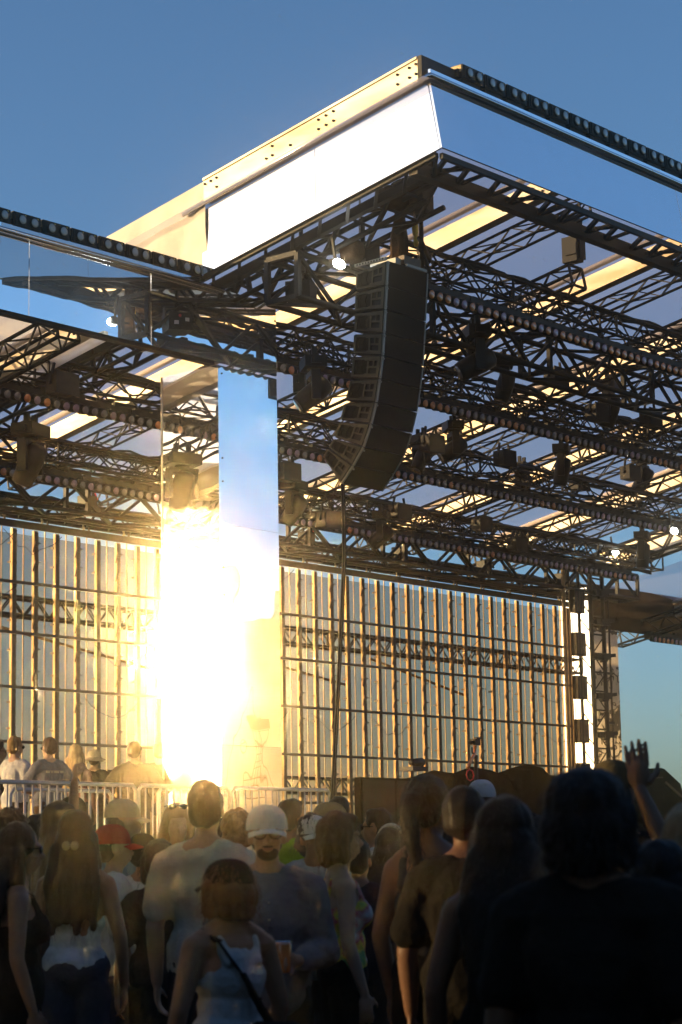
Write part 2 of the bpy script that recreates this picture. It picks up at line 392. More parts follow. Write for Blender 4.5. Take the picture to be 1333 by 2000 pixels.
# trusses running back under each beam
for i, u in enumerate(BEAMS):
    truss(f'slim lattice truss running back beside the {ORD[i]} roof beam from the left', (u+.33,14.9,ZB(14.9)+.42), (u+.33,26,ZB(26)+.42),   .26, .22, .04, .36, .016)
for i, (u, va, dz) in enumerate(((24.15,16.0,.22),(27.6,15.6,.2),(30.9,15.4,.2),(34.3,15.4,.2))):
    truss(['lattice truss whose front end hangs from the bagged hoist near the front right edge','lattice truss running back left of the third roof beam','lattice truss running back left of the fourth roof beam','lattice truss running back left of the fifth roof beam','lattice truss running back above and right of the line array'][i],
          (u,va,ZB(va)+dz), (u,25.5,ZB(25.5)+dz), .32, .30, .05, .32)
for i, u in enumerate((17.2, 14.4, 12.9, 11.1)):
    truss(f'lattice truss running back under the left wing membrane, {ORD[i]} from the near column', (u,18.75,ZB(18.75)+WD+.30), (u,25.5,ZB(25.5)+WD+.3), .34, .30, .05, .3)
for i, u in enumerate((40.3, 43.3)):
    truss(f'lattice truss under the lavender right wing roof, {ORD[i]} from the portal', (u,18.9,ZB(18.9)+WD+.25), (u,26,ZB(26)+WD+.25), .34, .34, .05, .3)
# cross trusses with lamp rows
ROWS = [(16.2, 8.56, 20.6, 38.2), (18.75, 8.03, 20.1, 38.2), (20.9, 7.54, 9.4, 38.2), (23.35, 7.12, 9.4, 38.2)]
rown = ['nearest','second','third','farthest']
P = .172
def batten():
    t = thing('lamp_batten', 'x', 'lamp batten'); hb = MB(); hb.box((0,0,-.02),(P*8-.02,.14,.14))
    for k in range(8): hb.tube([(P*(k+.5),.02,0),(P*(k+.5),-.09,-.03)], [.074,.066], 12)
    for k in range(4): hb.box((.1+k*.33,.03,.14),(.2+k*.33,.10,.17+.02*(k % 2)))
    hb.build('housing', M['lamp_black'], t)
    for k in range(8):
        lb = MB(); lb.ell((P*(k+.5),-.086,-.03), (.062,.026,.062), 12, 7); lb.build('lens', M['lens_grey'], t)
    return t
base = batten(); first = True
for r, (v, z, ua, ub) in enumerate(ROWS):
    tt = truss(f'{rown[r]} of the four cross trusses that carry the lamp rows', (ua-.1,v+.2,z+.60), (ub,v+.2,z+.60), .28, .32, .045, .36, .018)
    b = MB(); cables(b, (0,-.1,.03), (ub-ua,-.1,.03), .022, 4, .10, .10); cables(b, (0,.1,-.36), (ub-ua,.1,-.36), .02, 2, .06, .05)
    cables(b, (0,.0,-.2), (ub-ua,.0,-.2), .014, 3, .25, .2); b.build('cable_bundle', M['cable'], tt)
    if r in (1, 3):
        truss(f'slender upper truss just behind the {rown[r]} lamp row', (ua-.1,v+.75,z+.72), (ub,v+.75,z+.72), .26, .24, .04, .33, .016)
    n = int((ub-ua)/(P*8)); 
    for k in range(n):
        t = base if first else copy_tree(base)
        ba = 'left' if r >= 2 else ''
        t.location = (ua+k*P*8, v, z)
        nth = ORD[k]
        tag(t, f'black eight-lamp batten, {nth} from the left in the {rown[r]} lamp row', 'lamp batten', 'lamp battens hung in four rows under the roof')
        kk = [c for c in t.children if c.name.startswith('lens')] if not first else kids[base.name][1:]
        first = False
        for c in kk:
            x = rnd.random(); amb = (.72, .3, .12, .1)[r]
            mm = M['lens_amber'] if x < amb else (M['lens_mauve'] if x < amb+.3 else M['lens_grey'])
            c.material_slots[0].link = 'OBJECT'; c.material_slots[0].material = mm

for k in range(3):
    t = copy_tree(base); t.location = at(1270,1246,v=24.9)+Vector((k*P*8,0,0))
    tag(t, f'black eight-lamp batten under the dark far portal, {ORD[k]} from the left', 'lamp batten', 'lamp battens under the far portal')
# heavy cross truss between the rows
def big_truss(label, A, B, w=.5, h=.55):
    return truss(label, A, B, w, h, .08, .7, .042, name='mother_truss', group=None)
big_truss('heavy black box truss crossing the centre roof just behind the line array', (19.3,17.1,8.85), (38.2,17.1,8.75))
big_truss('heavy black box truss across the back of the centre roof above the lattice wall', (9.5,24.3,7.35), (38.2,24.3,7.35), .5, .5)
# side trusses under the white fascia
truss('stout lattice truss running back inside the side mirror toward the near column', (20.0,15.3,ZB(15.3)+.2), (20.0,24,ZB(24)+.2), .34, .36, .07, .42, .035, open_end=True)
truss('stout lattice truss running back along the far right side of the centre roof', (37.9,15.5,ZB(15.5)+.3), (37.9,24.8,ZB(24.8)+.3), .4, .42, .07, .42, .035)

# ------------------------------------------------------------------ twin lamps on the fascia tops
def twin():
    t = thing('twin_lamp', 'x', 'twin lamp'); b = MB()
    b.box((0,0,0),(.37,.24,.145)); b.box((.02,-.012,.012),(.35,0,.133)); b.box((-.03,.05,.02),(0,.15,.1)); b.box((.37,.05,.02),(.395,.15,.1))
    b.box((.03,.03,-.05),(.34,.2,0)); b.build('housing', M['lamp_black'], t); t.scale = (1.13,1,1.18)
    for x in (.105, .27):
        b = MB(); b.tube([(x,-.012,.07),(x,-.03,.07)], [.062,.058], 14); b.build('bezel', M['black'], t)
        b = MB(); b.ell((x,-.03,.07), (.047,.012,.047), 14, 7); b.build('lens', M['lens_clear'], t)
    for x in (.145,.315):
        b = MB(); b.box((x,-.016,.115),(x+.015,-.011,.128)); b.build('status_tab', M['yellow'], t)
    b = MB(); b.box((-.004,.02,.07),(0.0,.2,.14)); b.build('end_plate', M['gold'], t)
    return t
M['lens_clear'] = lens_mat('frosted_twin_lens', (.30,.29,.26))
tw = twin(); used = False
for i in range(24):
    t = tw if not used else copy_tree(tw); used = True
    t.location = (19.72+.455*i, V0+.10, 10.64); t.rotation_euler = (0,0,rnd.uniform(-.015,.015))
    tag(t, f'black twin-lens lamp on the front mirror edge of the centre roof, {ORD[i] if i < 23 else "last"} from the corner', 'twin lamp', 'twin lamps along the centre roof edge')
for i in range(16):
    t = copy_tree(tw); t.location = (18.77-.456*i, VL-.03, 8.80)
    t.rotation_euler = (0,0,rnd.uniform(-.02,.02))
    tag(t, f'black twin-lens lamp on the left wing fascia, {ORD[i]} from its right end', 'twin lamp', 'twin lamps along the left wing edge')

# ------------------------------------------------------------------ moving heads
def moving_head(label, loc, rz=0., tilt=.8, s=1., group='moving head lamps hanging under the trusses'):
    t = thing('moving_head', label, 'moving head', loc, group, rz); t.scale = (s,s,s)
    b = MB(); b.box((-.19,-.13,-.13),(.19,.13,0)); b.box((-.22,-.06,-.1),(-.19,.06,-.03)); b.box((.19,-.06,-.1),(.22,.06,-.03))
    b.box((-.1,-.03,0),(-.06,.03,.12)); b.box((.06,-.03,0),(.1,.03,.12)); b.tube([(0,0,-.13),(0,0,-.17)], .08, 12); b.build('base_box', M['lamp_black'], t)
    b = MB(); b.box((-.17,-.06,-.24),(.17,.06,-.165)); b.box((-.19,-.055,-.52),(-.145,.055,-.17)); b.box((.145,-.055,-.52),(.19,.055,-.17)); b.build('yoke', M['black'], t)
    rot = Matrix.Rotation(tilt, 3, 'X'); c = Vector((0,0,-.42)); D = rot @ Vector((0,0,-1))
    b = MB(); b.tube([c-D*.22, c-D*.19, c-D*.05, c+D*.08, c+D*.2, c+D*.24], [.07,.115,.13,.125,.115,.105], 16)
    hd = b.build('head', M['lamp_black'], t)
    b = MB(); b.disc(c+D*.235, D, .085, .012, 14); b.build('lens', M['lens_grey'], hd)
    return t
MH = [((612,700),16.9,.9,'moving head hanging left of the line array, below the slim truss',1.05,.9),
      ((885,825),19.6,1.0,'moving head right of the line array, head tipped to the right',1.0,.9),
      ((1097,870),20.2,.2,'moving head hanging straight down in the middle of the right roof',1.05,.5),
      ((930,640),16.9,1.1,'moving head in shadow just right of the line array top',1.2,.9),
      ((1190,745),18.6,.3,'moving head under the heavy truss at the far right',1.15,.3),
      ((1255,1040),23.0,.1,'moving head beside the two white work lights',1.1,.4),
      ((1255,890),21.4,.6,'moving head near the right edge of the frame under the third lamp row',1.1,.2),
      ((822,850),20.2,.5,'small moving head touching the right edge of the line array',.9,1.3),
      ((60,830),20.4,.5,'moving head under the left wing near the left frame edge',1.2,.3),
      ((575,940),21.6,.7,'moving head low between the near column and the array',1.05,.2),
      ((745,1000),22.6,.9,'moving head behind the foot of the line array',1.0,.5),
      ((1020,905),21.9,.4,'square moving head in the middle roof above the third lamp row',1.0,.1),
      ((985,700),18.0,.3,'moving head with a bent bracket below the first lamp row',1.0,.7)]
for (px, v, tl, lab, s, rz) in MH: moving_head(lab, at(*px, v=v), rz, tl, s)

# small square flood boxes hanging under the lamp rows
def flood(label, loc, s=1.):
    t = thing('flood_box', label, 'flood lamp', loc, 'flood boxes hung along the cross trusses'); t.scale = (s,s,s)
    b = MB(); b.box((-.17,-.1,-.26),(.17,.1,-.02)); b.box((-.19,-.12,-.28),(.19,-.1,-.0)); b.bar((-.19,0,-.15),(-.12,0,.12),.03); b.bar((.19,0,-.15),(.12,0,.12),.03)
    b.build('housing', M['lamp_black'], t)
    b = MB()
    for k in range(4): b.box((-.15+.08*k,-.104,-.24),(-.09+.08*k,-.1005,-.06))
    b.build('grille', M['cable'], t)
    return t
FL = [((560,905),20.6,'second along from the near column'),((640,1000),21.9,'below the array foot'),((842,850),19.5,'just right of the array'),
      ((1085,720),17.8,'under the heavy truss in the right roof'),((1165,790),18.0,'right of the bagged hoist in the right roof'),((1270,800),18.2,'near the right frame edge'),
      ((985,880),20.6,'above the third lamp row'),((780,985),22.6,'under the fourth cross truss behind the array'),((940,1010),22.8,'right of the array foot'),((1230,910),20.8,'beside the right moving head'),
      ((600,730),18.2,'by the second lamp row left of the array'),((1130,930),21.6,'low in the right roof'),((1010,1050),23.2,'over the lattice wall'),((120,730),19.3,'close under the left fascia')]
for px, v, w in FL: flood('dark square flood box '+w, at(*px, v=v), 1.0)

# ------------------------------------------------------------------ hoists with bags
def chain(b, A, B, link=.05, r=.007):
    A = Vector(A); B = Vector(B); n = int((B-A).length/(link*.72)); d = (B-A).normalized()
    for i in range(n):
        c = A.lerp(B, (i+.5)/n); pts = []
        ax = Vector((1,0,0)) if i % 2 else Vector((0,1,0))
        for k in range(9):
            a = 2*math.pi*k/8; pts.append(c+d*math.cos(a)*link*.5+ax*math.sin(a)*link*.26)
        b.tube(pts, r, 4, cap=False)
def bag(b, c, r, seed, squash=1.):
    n, k = 18, 12; vs = []; fs = []; c = Vector(c)
    for i in range(k+1):
        th = math.pi*i/k
        for j in range(n):
            ph = 2*math.pi*j/n
            p = Vector((math.sin(th)*math.cos(ph), math.sin(th)*math.sin(ph), math.cos(th)))
            q = Vector((math.copysign(abs(p.x)**.7, p.x), math.copysign(abs(p.y)**.7, p.y), math.copysign(abs(p.z)**.75, p.z)))
            w = 1+.16*noise.noise(q*2.3+Vector((seed,0,0)))+.06*noise.noise(q*6+Vector((seed,3,0)))
            vs.append(c+Vector((q.x*r[0]*w, q.y*r[1]*w, q.z*r[2]*w)))
    for i in range(k):
        for j in range(n): fs.append((i*n+j, (i+1)*n+j, (i+1)*n+(j+1) % n, i*n+(j+1) % n))
    b.add(vs, fs, True)
def drape(b, top, bot, w0, w1, seed):
    """hanging fabric sleeve for the chain"""
    top = Vector(top); bot = Vector(bot); n = 16; k = 14; vs = []; fs = []
    for i in range(k+1):
        t = i/k; c = top.lerp(bot, t); w = (w0+(w1-w0)*t)*(1+.25*noise.noise(Vector((t*3, seed, 0))))
        for j in range(n):
            a = 2*math.pi*j/n; q = 1+.22*math.sin(a*4+seed+t*1.5)
            vs.append(c+Vector((math.cos(a)*w*q, math.sin(a)*w*.6*q, 0)))
    for i in range(k):
        for j in range(n): fs.append((i*n+j, i*n+(j+1) % n, (i+1)*n+(j+1) % n, (i+1)*n+j))
    b.add(vs, fs, True)
# main hoist above the array
H = at(808, 378, v=15.9)
t = thing('chain_hoist', 'black hoist cluster with draped bags above the line array', 'chain hoist', H)
b = MB(); b.box((-.02,-.16,-.22),(.20,.16,.24)); b.box((.16,-.06,-.26),(.24,.1,.26)); b.build('motor_body', M['lamp_black'], t)
b = MB(); bag(b, (-.28,.12,-.10), (.20,.17,.14), 1.); bag(b, (-.08,.05,.02), (.2,.16,.15), 9.); b.build('motor_bag', M['cloth_bag'], t)
b = MB(); bag(b, (.04,0,.44), (.24,.2,.11), 4.); b.build('top_bag', M['cloth_bag'], t)
b = MB(); drape(b, (-.15,.1,-.18), (-.20,.1,-.98), .07, .15, 2.); b.build('chain_sleeve', M['cloth_bag'], t)
b = MB(); b.bar((.05,0,.3),(.1,0,.5),.03); b.bar((.14,0,.3),(.1,0,.5),.03); b.tube([(.14,0,-.2),(.14,0,-1.0)], .03, 8); b.tube([(-.08,-.14,-.62),(.42,.1,-.74)], .035, 8); b.tube([(-.02,-.1,-.74),(.4,.1,-.86),(.42,.1,-1.0)], .028, 8); b.build('hanging_bracket', M['black'], t)
b = MB(); b.tube([(.3,-.1,.75),(.34,-.1,.45),(.33,-.1,.2),(.27,-.05,.0),(.18,0,-.06)], .028, 8); b.build('power_cable', M['cable'], t)
b = MB(); chain(b, (-.22,.05,.62), (-.2,.05,.1)); chain(b, (.08,0,-.9), (.0,0,-.2)); b.build('lift_chain', M['chain'], t)
b = MB(); bag(b, (.02,0,-.44), (.04,.035,.10), 3.); bag(b, (.03,0,-.60), (.03,.03,.08), 5.); b.build('yellow_hook', M['yellow'], t)
b = MB(); chain(b, at(703,385,v=16.6)-H, at(703,470,v=16.6)-H, .05); b.build('lift_chain', M['chain'], t)
H2 = at(690, 492, v=16.6)
t = thing('chain_hoist', 'brown bagged hoist beside the white work light left of the array top', 'chain hoist', H2)
b = MB(); bag(b, (-.02,0,0), (.17,.14,.15), 7.); b.build('motor_bag', M['cloth_bag'], t)
b = MB(); b.box((.1,-.12,-.16),(.36,.14,.14)); b.tube([(.2,0,.1),(.2,0,.5)], .03, 8); b.build('motor_body', M['lamp_black'], t)
H3 = at(1114, 452, v=16.1)
t = thing('chain_hoist', 'bagged hoist hanging alone under the front right fascia', 'chain hoist', H3)
b = MB(); bag(b, (-.12,0,.10), (.15,.12,.09), 11.); b.build('motor_bag', M['cloth_bag'], t)
b = MB(); bag(b, (.07,0,.12), (.13,.12,.11), 12.); b.box((-.04,-.12,-.44),(.13,.12,-.08)); b.box((.02,-.14,-.40),(.16,.10,-.14)); b.box((-.07,-.13,-.35),(-.04,.05,-.2)); b.build('motor_body', M['lamp_black'], t)
b = MB(); b.bar((-.02,0,-.1),(.05,0,.05),.02); b.bar((.12,0,-.1),(.08,0,.05),.02); chain(b, (.02,0,-.1), (.03,0,.06), .04, .006); b.build('lift_chain', M['chain'], t)
t = thing('hanging_lamp_box', 'black lamp box with red and white labels hanging under the white side mirror', 'lamp box', at(590,572,v=17.3), None, .45)
b = MB(); b.box((-.17,-.15,-.12),(.17,.17,.12)); b.box((-.19,-.05,-.02),(-.17,.05,.2)); b.box((.17,-.05,-.02),(.19,.05,.2)); b.build('body', M['lamp_black'], t)
b = MB(); b.tube([(.0,0,.12),(.0,0,.85)], .03, 8); b.bar((-.19,0,.2),(.19,0,.2),.035); b.build('bracket', M['black'], t)
b = MB(); b.tube([(.1,.1,.12),(.2,.15,.25),(.26,.1,.1),(.18,.1,.0)], .008, 5); b.build('power_cable', M['cable'], t)
for x, z in ((-.1,-.05),(.06,.0)):
    b = MB(); b.box((x,.171,z),(x+.06,.1735,z+.05)); b.build('white_label', M['pipe'], t)
b = MB(); b.disc((-.02,.171,.07),(0,1,0),.022,.006,10); b.build('red_label', M['red'], t)

# ------------------------------------------------------------------ line array
UA, UW = 19.42, .79
pf = [(15.55,8.54),(15.555,8.20),(15.57,7.86),(15.60,7.56),(15.66,7.27),(15.73,6.98),(15.80,6.70),(15.90,6.44),(16.05,6.19),(16.22,6.02),(16.36,5.87)]
pf = [at(x,y,u=UA) for x,y in ((755.5,508),(753,557),(750.6,604),(748,650),(745.5,694),(740,739),(733,785),(723,827),(708,872),(688,908),(665,943))]
pf = [(q.y,q.z) for q in pf]; pb = [at(x,y,u=UA) for x,y in ((698,529),(696.5,570),(695,610),(693.5,650),(692,694),(687,740),(676,785),(666,822),(654,856),(643,876),(632,894))]
pb = [(q.y,q.z) for q in pb]
arr = None
for i in range(10):
    g_ = .012
    f0 = Vector((0,*pf[i])); f1 = Vector((0,*pf[i+1])); b0 = Vector((0,*pb[i])); b1 = Vector((0,*pb[i+1]))
    f0 = f0.lerp(f1, g_*2); f1 = f1.lerp(f0, g_); b0 = b0.lerp(b1, .06); b1 = b1.lerp(b0, .06)
    o = Vector((UA, *pf[i])); lab = f'{["top","second","third","fourth","fifth","sixth","seventh","eighth","ninth","bottom"][i]} speaker box of the curved line array'
    t = thing('line_array_speaker', lab, 'line array speaker', o, 'speaker boxes flown in one curved line array')
    # cabinet
    b = MB(); X = Vector((UW,0,0)); ox = Vector((UA,0,0))-o
    inset = Vector((.008,0,0)); q = [f0+inset,b0+inset,b1+inset,f1+inset]
    vs = [p_+ox for p_ in q]+[p_+ox+X-inset*2 for p_ in q]
    b.add(vs, [(0,3,2,1),(4,5,6,7),(0,1,5,4),(1,2,6,5),(2,3,7,6),(3,0,4,7)]); b.build('cabinet', M['lamp_black'], t)
    # side cheek with recesses
    def sp(a, c, off=0.): # a: 0 front..1 back, c: 0 top..1 bottom
        return (f0.lerp(b0, a)).lerp(f1.lerp(b1, a), c)+ox+Vector((off,0,0))
    def plate(b, pts, o0, o1):
        n = len(pts); vs = [sp(a,c,o0) for a,c in pts]+[sp(a,c,o1) for a,c in pts]
        b.add(vs, [tuple(range(n)), tuple(range(2*n-1,n-1,-1))]+[(k,(k+1)%n,(k+1)%n+n,k+n)[::-1] for k in range(n)])
    b = MB()
    for pts in (((.0,.03),(1,.06),(1,.14),(.62,.14),(.55,.2),(.0,.2)), ((0,.8),(.5,.8),(.56,.87),(1,.87),(1,.94),(0,.97)), ((0,.2),(.10,.2),(.10,.8),(0,.8)), ((.40,.2),(.46,.2),(.46,.8),(.40,.8)), ((.10,.46),(.40,.46),(.40,.54),(.10,.54)),((.22,.2),(.26,.2),(.26,.46),(.22,.46)), ((.94,.14),(1,.14),(1,.87),(.94,.87))):
        plate(b, pts, .0, -.016)
    b.build('side_cheek', M['speaker_side'], t)
    b = MB(); plate(b, ((.47,.22),(.92,.17),(.92,.84),(.47,.78)), .006, -.006)
    for a_, c_ in ((.6,.25),(.8,.22)): plate(b, ((a_,c_),(a_+.015,c_),(a_+.07,.5),(a_+.055,.5)), -.006, -.012); plate(b, ((a_+.055,.5),(a_+.07,.5),(a_+.015,.8),(a_,.8)), -.006, -.012)
    b.build('side_mesh', M['speaker'], t)
    # front grille
    b = MB(); nrm = (f1-f0).cross(X).normalized(); 
    if nrm.y > 0: nrm = -nrm
    vs = [f0+ox+Vector((.035,0,0)), f0+ox+X-Vector((.02,0,0)), f1+ox+X-Vector((.02,0,0)), f1+ox+Vector((.035,0,0))]
    vs = vs+[p_+nrm*.012 for p_ in vs]
    b.add(vs, [(0,1,2,3),(7,6,5,4),(0,4,5,1),(1,5,6,2),(2,6,7,3),(3,7,4,0)]); b.build('front_grille', M['speaker'], t)
    for xa, xb in ((0,.03),(UW-.016,UW)):
        b = MB()
        vs = [f0+ox+Vector((xa,0,0)), f0+ox+Vector((xb,0,0)), f1+ox+Vector((xb,0,0)), f1+ox+Vector((xa,0,0))]; vs = vs+[p_+nrm*.02 for p_ in vs]
        b.add(vs, [(0,1,2,3),(7,6,5,4),(0,4,5,1),(1,5,6,2),(2,6,7,3),(3,7,4,0)])
        if xa == 0: b.disc(f0+ox+Vector((.014,0,0))+nrm*.018+Vector((0,0,-.03)), nrm, .012, .014, 6); b.disc(f1+ox+Vector((.014,0,0))+nrm*.018+Vector((0,0,.03)), nrm, .012, .014, 6)
        b.build('rigging_rail', M['speaker_grey'], t)
top = Vector((UA, pf[0][0], pf[0][1]+.0))
t = thing('flying_frame', 'perforated pale steel flying frame on top of the line array', 'flying frame', top)
b = MB(); b.box((0,.02,.012),(.035,.5,.05)); b.box((.4,-.0,.012),(UW,.03,.045)); b.box((UW-.04,.03,.012),(UW,.5,.05)); b.box((.04,.44,.012),(UW-.045,.5,.05)); b.box((.30,.1,.05),(.40,.5,.12)); b.build('frame_rail', M['speaker_grey'], t)
b = MB(); b.box((.42,.06,.05),(.74,.15,.17)); b.build('spreader_beam', M['post'], t)
b = MB()
for k in range(10): b.box((-.003,.05+k*.044,.02),(.0,.07+k*.044,.042))
b.build('hole_row', M['black'], t)
t = thing('hanging_cable', 'long dark cable pair dropping from the foot of the line array to the stage', 'cable', at(668,945,v=16.3))
o = t.location.copy(); b = MB()
pts = [at(x,y,v=v)-o for x,y,v in ((668,945,16.3),(670,1020,16.3),(671,1090,16.3),(666,1200,16.3),(661,1300,16.32),(656,1400,16.35),(651,1500,16.35),(647,1570,16.35),(642,1700,16.3),(640,1900,16.3))]
b.tube(pts, .015, 6); b.build('cable_strand', M['cable'], t)
b = MB(); b.tube([p_+Vector((.038,0,0)) for p_ in pts], .013, 6); b.build('cable_strand', M['cable'], t)
# white work lamps
for (px, u, v, lab) in (((663,515),None,16.4,'small white work light glowing left of the array top'),((1203,1080),None,24.0,'white work light glowing above the far column'),((1318,1037),None,20.0,'white work light glowing at the right frame edge')):
    p = at(*px, v=v); t = thing('work_light', lab, 'work light', p)
    b = MB(); b.box((-.08,.03,-.05),(.08,.10,.06)); b.bar((.0,.06,.05),(.0,.1,.35),.03); b.bar((.08,.05,0),(.22,.1,.0),.03); b.build('housing', M['lamp_black'], t)
    b = MB(); b.ell((0,.0,0),(.11,.035,.06),14,9); b.build('lamp_face', M['white_lamp'], t)

# ------------------------------------------------------------------ lattice wall (bare video-wall frame)
VW = 24.9
zb = [6.70, 5.80, 5.02, 4.19, 3.36, 2.53]
lw_ = thing('lattice_wall', 'tall open frame wall of golden-lit uprights and crossbars behind the stage', 'lattice wall', (19.4,VW,1.6))
o = Vector((19.4,VW,1.6)); k = 0; u = 19.55
while u < 37.2:
    b = MB(); b.box(Vector((u,VW,1.62))-o, Vector((u+.085,VW+.048,6.64))-o)
    up = b.build('upright', M['gold'], lw_)
    b = MB(); z = 1.8
    while z < 6.6:
        b.box(Vector((u+.085,VW,z))-o, Vector((u+.098,VW+.02,z+.03))-o); z += .11
    for z in (2.1,2.55,3.0,3.55,3.95,4.4,4.75,5.2,5.55,6.1,6.4):
        if k % 2: b.box(Vector((u-.012,VW+.03,z))-o, Vector((u-.0,VW+.1,z+.03))-o)
        else:
            b.box(Vector((u+.01,VW-.02,z))-o, Vector((u+.06,VW,z+.09))-o); b.bar(Vector((u-.03,VW-.01,z-.1))-o, Vector((u+.01,VW-.01,z+.05))-o, .018); b.bar(Vector((u+.0,VW-.02,z+.04))-o, Vector((u+.11,VW-.02,z+.05))-o, .022)
    b.box(Vector((u+.012,VW-.004,1.64))-o, Vector((u+.087,VW-.001,6.62))-o); b.build('latch_row_shade_plate', M['post'], up)  # latches, plus a dark plate standing in for the post's shaded front
    b = MB(); b.box(Vector((u+.25,VW+.03,1.62))-o, Vector((u+.266,VW+.044,6.66))-o); b.build('thin_rod', M['gold'], lw_)
    u += .442; k += 1
b = MB(); b.box(Vector((19.4,VW+.30,1.62))-o, Vector((37.3,VW+.302,6.62))-o); b.build('grey_mesh', M['mesh'], lw_)
for i, z in enumerate(zb):
    b = MB(); h = .055 if i == 0 else .022
    b.box(Vector((19.4,VW-.06,z-h))-o, Vector((37.3,VW-.022,z+h))-o)
    if i == 0:
        for kk in range(20): x = 19.8+kk*.88; b.bar(Vector((x,VW-.04,z+.05))-o, Vector((x+.01,VW-.04,z+.12))-o, .025)
    b.build('crossbar', M['post'], lw_)
b = MB(); 
for kk in range(16):
    x = 19.7+rnd.uniform(0,17); z = rnd.choice((6.6,5.75,4.95,4.1)); pts = [Vector((x+.15*i_, VW-.03, z-.35*math.sin(math.pi*i_/8)*rnd.uniform(.7,1)))-o for i_ in range(9)]
    b.tube(pts, .006, 4)
b.build('loose_cable', M['cable'], lw_)
truss('lattice truss carrying the wall behind the golden uprights, upper one', (19.3,25.25,5.62), (37.6,25.25,5.62), .3, .28, .05, .26, .02, group='trusses of the lattice wall')
truss('lattice truss carrying the wall behind the golden uprights, at its foot', (19.3,25.25,2.98), (37.6,25.25,2.98), .3, .26, .05, .26, .02, group='trusses of the lattice wall')
tt = truss('lattice truss from which the golden frame wall hangs, with clamps and drapes', (9.5,24.9,7.12), (37.4,24.9,7.12), .3, .27, .07, .24, .022, group='trusses of the lattice wall')
b = MB(); cables(b, (9.8,0,.02), (27.8,0,.02), .035, 5, .08, .12); b.build('cable_bundle', M['cable'], tt)
for kk in range(21):
    b = MB(); x = 10.2+kk*.884; b.tube([(x,0,-.27),(x+.02,0,-.33),(x-.01,0,-.36)], .018, 6); b.build('hanging_shackle', M['chain'], tt)
for kk in range(7):
    p = Vector((20.6+kk*2.65, 24.8, 7.18)); t = thing('wall_hoist', f'small black hoist above the frame wall, {ORD[kk]} from the left', 'chain hoist', p, 'hoists above the frame wall')
    b = MB(); b.box((-.14,-.1,-.12),(.1,.1,.12)); b.bar((.14,0,.12),(.0,0,.36),.03); b.bar((.14,0,.12),(.3,0,.02),.03); b.bar((-.12,0,.12),(.0,0,.36),.03); b.build('motor_body', M['lamp_black'], t)
    b = MB(); b.bar((.18,-.02,.08),(.12,-.02,.2),.02); b.build('strap', M['red'], t)
# slanting struts behind the wall
for kk, (x0, x1) in enumerate(((21.5,25.5),(26.4,30.6),(31.2,34.2))):
    b = MB(); b.tube([(0,0,0),(x1-x0,0,-.55)], .025, 6)
    tag(b.build('slanting_strut', M['gold'], None, (x0,25.6,5.28)), f'pale slanting pipe strut behind the frame wall, {ORD[kk]} from the left', 'strut')

# ------------------------------------------------------------------ right tower
p0 = Vector((36.2,23.9,1.3))
t = thing('ladder_tower', 'black ladder-like truss tower in front of the glaring far column', 'truss tower', p0)
for x, y in ((0,0),(.42,0),(0,.3),(.42,.3)):
    b = MB(); b.tube([(x,y,0),(x,y,6.0)], .045 if x else .035, 8); b.build('chord', M['black'], t)
b = MB(); k = 0; z = .1
while z < 5.9:
    b.bar((0,0,z),(.42,0,z),.03); b.bar((0,0,z),(.42,0,z+.36) ,.018) if k % 2 else b.bar((.42,0,z),(0,0,z+.36),.018); b.bar((0,0,z),(0,.3,z+.36),.02); z += .38; k += 1
b.build('lacing', M['black'], t)
b = MB(); b.tube([(.62,0,0),(.62,0,5.4)], .022, 6); 
for z in (.9,1.9,2.9,3.9,4.9): b.bar((.42,0,z),(.66,0,z),.05)
b.build('side_pole', M['black'], t)
for i, y in enumerate((1158,1215,1283,1360,1436)):
    p = at(1163+i*2.2, y, v=23.85)
    m_ = thing('side_lamp', f'shrouded black lamp clamped on the right of the ladder tower, {ORD[i]} from the top', 'side lamp', p, 'lamps clamped to the ladder tower')
    b = MB(); b.box((-.08,-.07,-.055),(.10,.07,.06)); b.bar((.10,-.01,.0),(.34,-.04,.02),.15,.13); b.bar((.34,-.04,.035),(.50,-.06,.055),.13,.07); b.bar((.30,-.03,-.06),(.12,-.0,-.09),.06,.04); b.box((-.14,-.04,-.04),(.0,.04,.04)); b.build('shroud', M['lamp_black'], m_)
for i in range(6):
    p = Vector((35.55,23.85,6.35-i*.86))
    t = thing('strip_light', f'grey ribbed strip light left of the ladder tower, {ORD[i]} from the top', 'strip light', p, 'strip lights stacked left of the ladder tower')
    b = MB(); b.box((0,0,0),(.34,.12,.46)); b.build('housing', M['lamp_black'], t)
    b = MB()
    for c_ in range(3): b.box((.04+.1*c_,-.006,.03),(.10+.1*c_,.0,.43))
    b.build('ribbed_face', M['post'], t)
b = MB(); b.tube([(0,0,0),(0,0,6.1)], .04, 8); b.tube([(.2,0,0),(.2,0,6.1)], .02, 6)
tag(b.build('tower_pole', M['gold'], None, (35.45,24.05,1.3)), 'golden-lit pole pair on the left side of the ladder tower', 'pole')

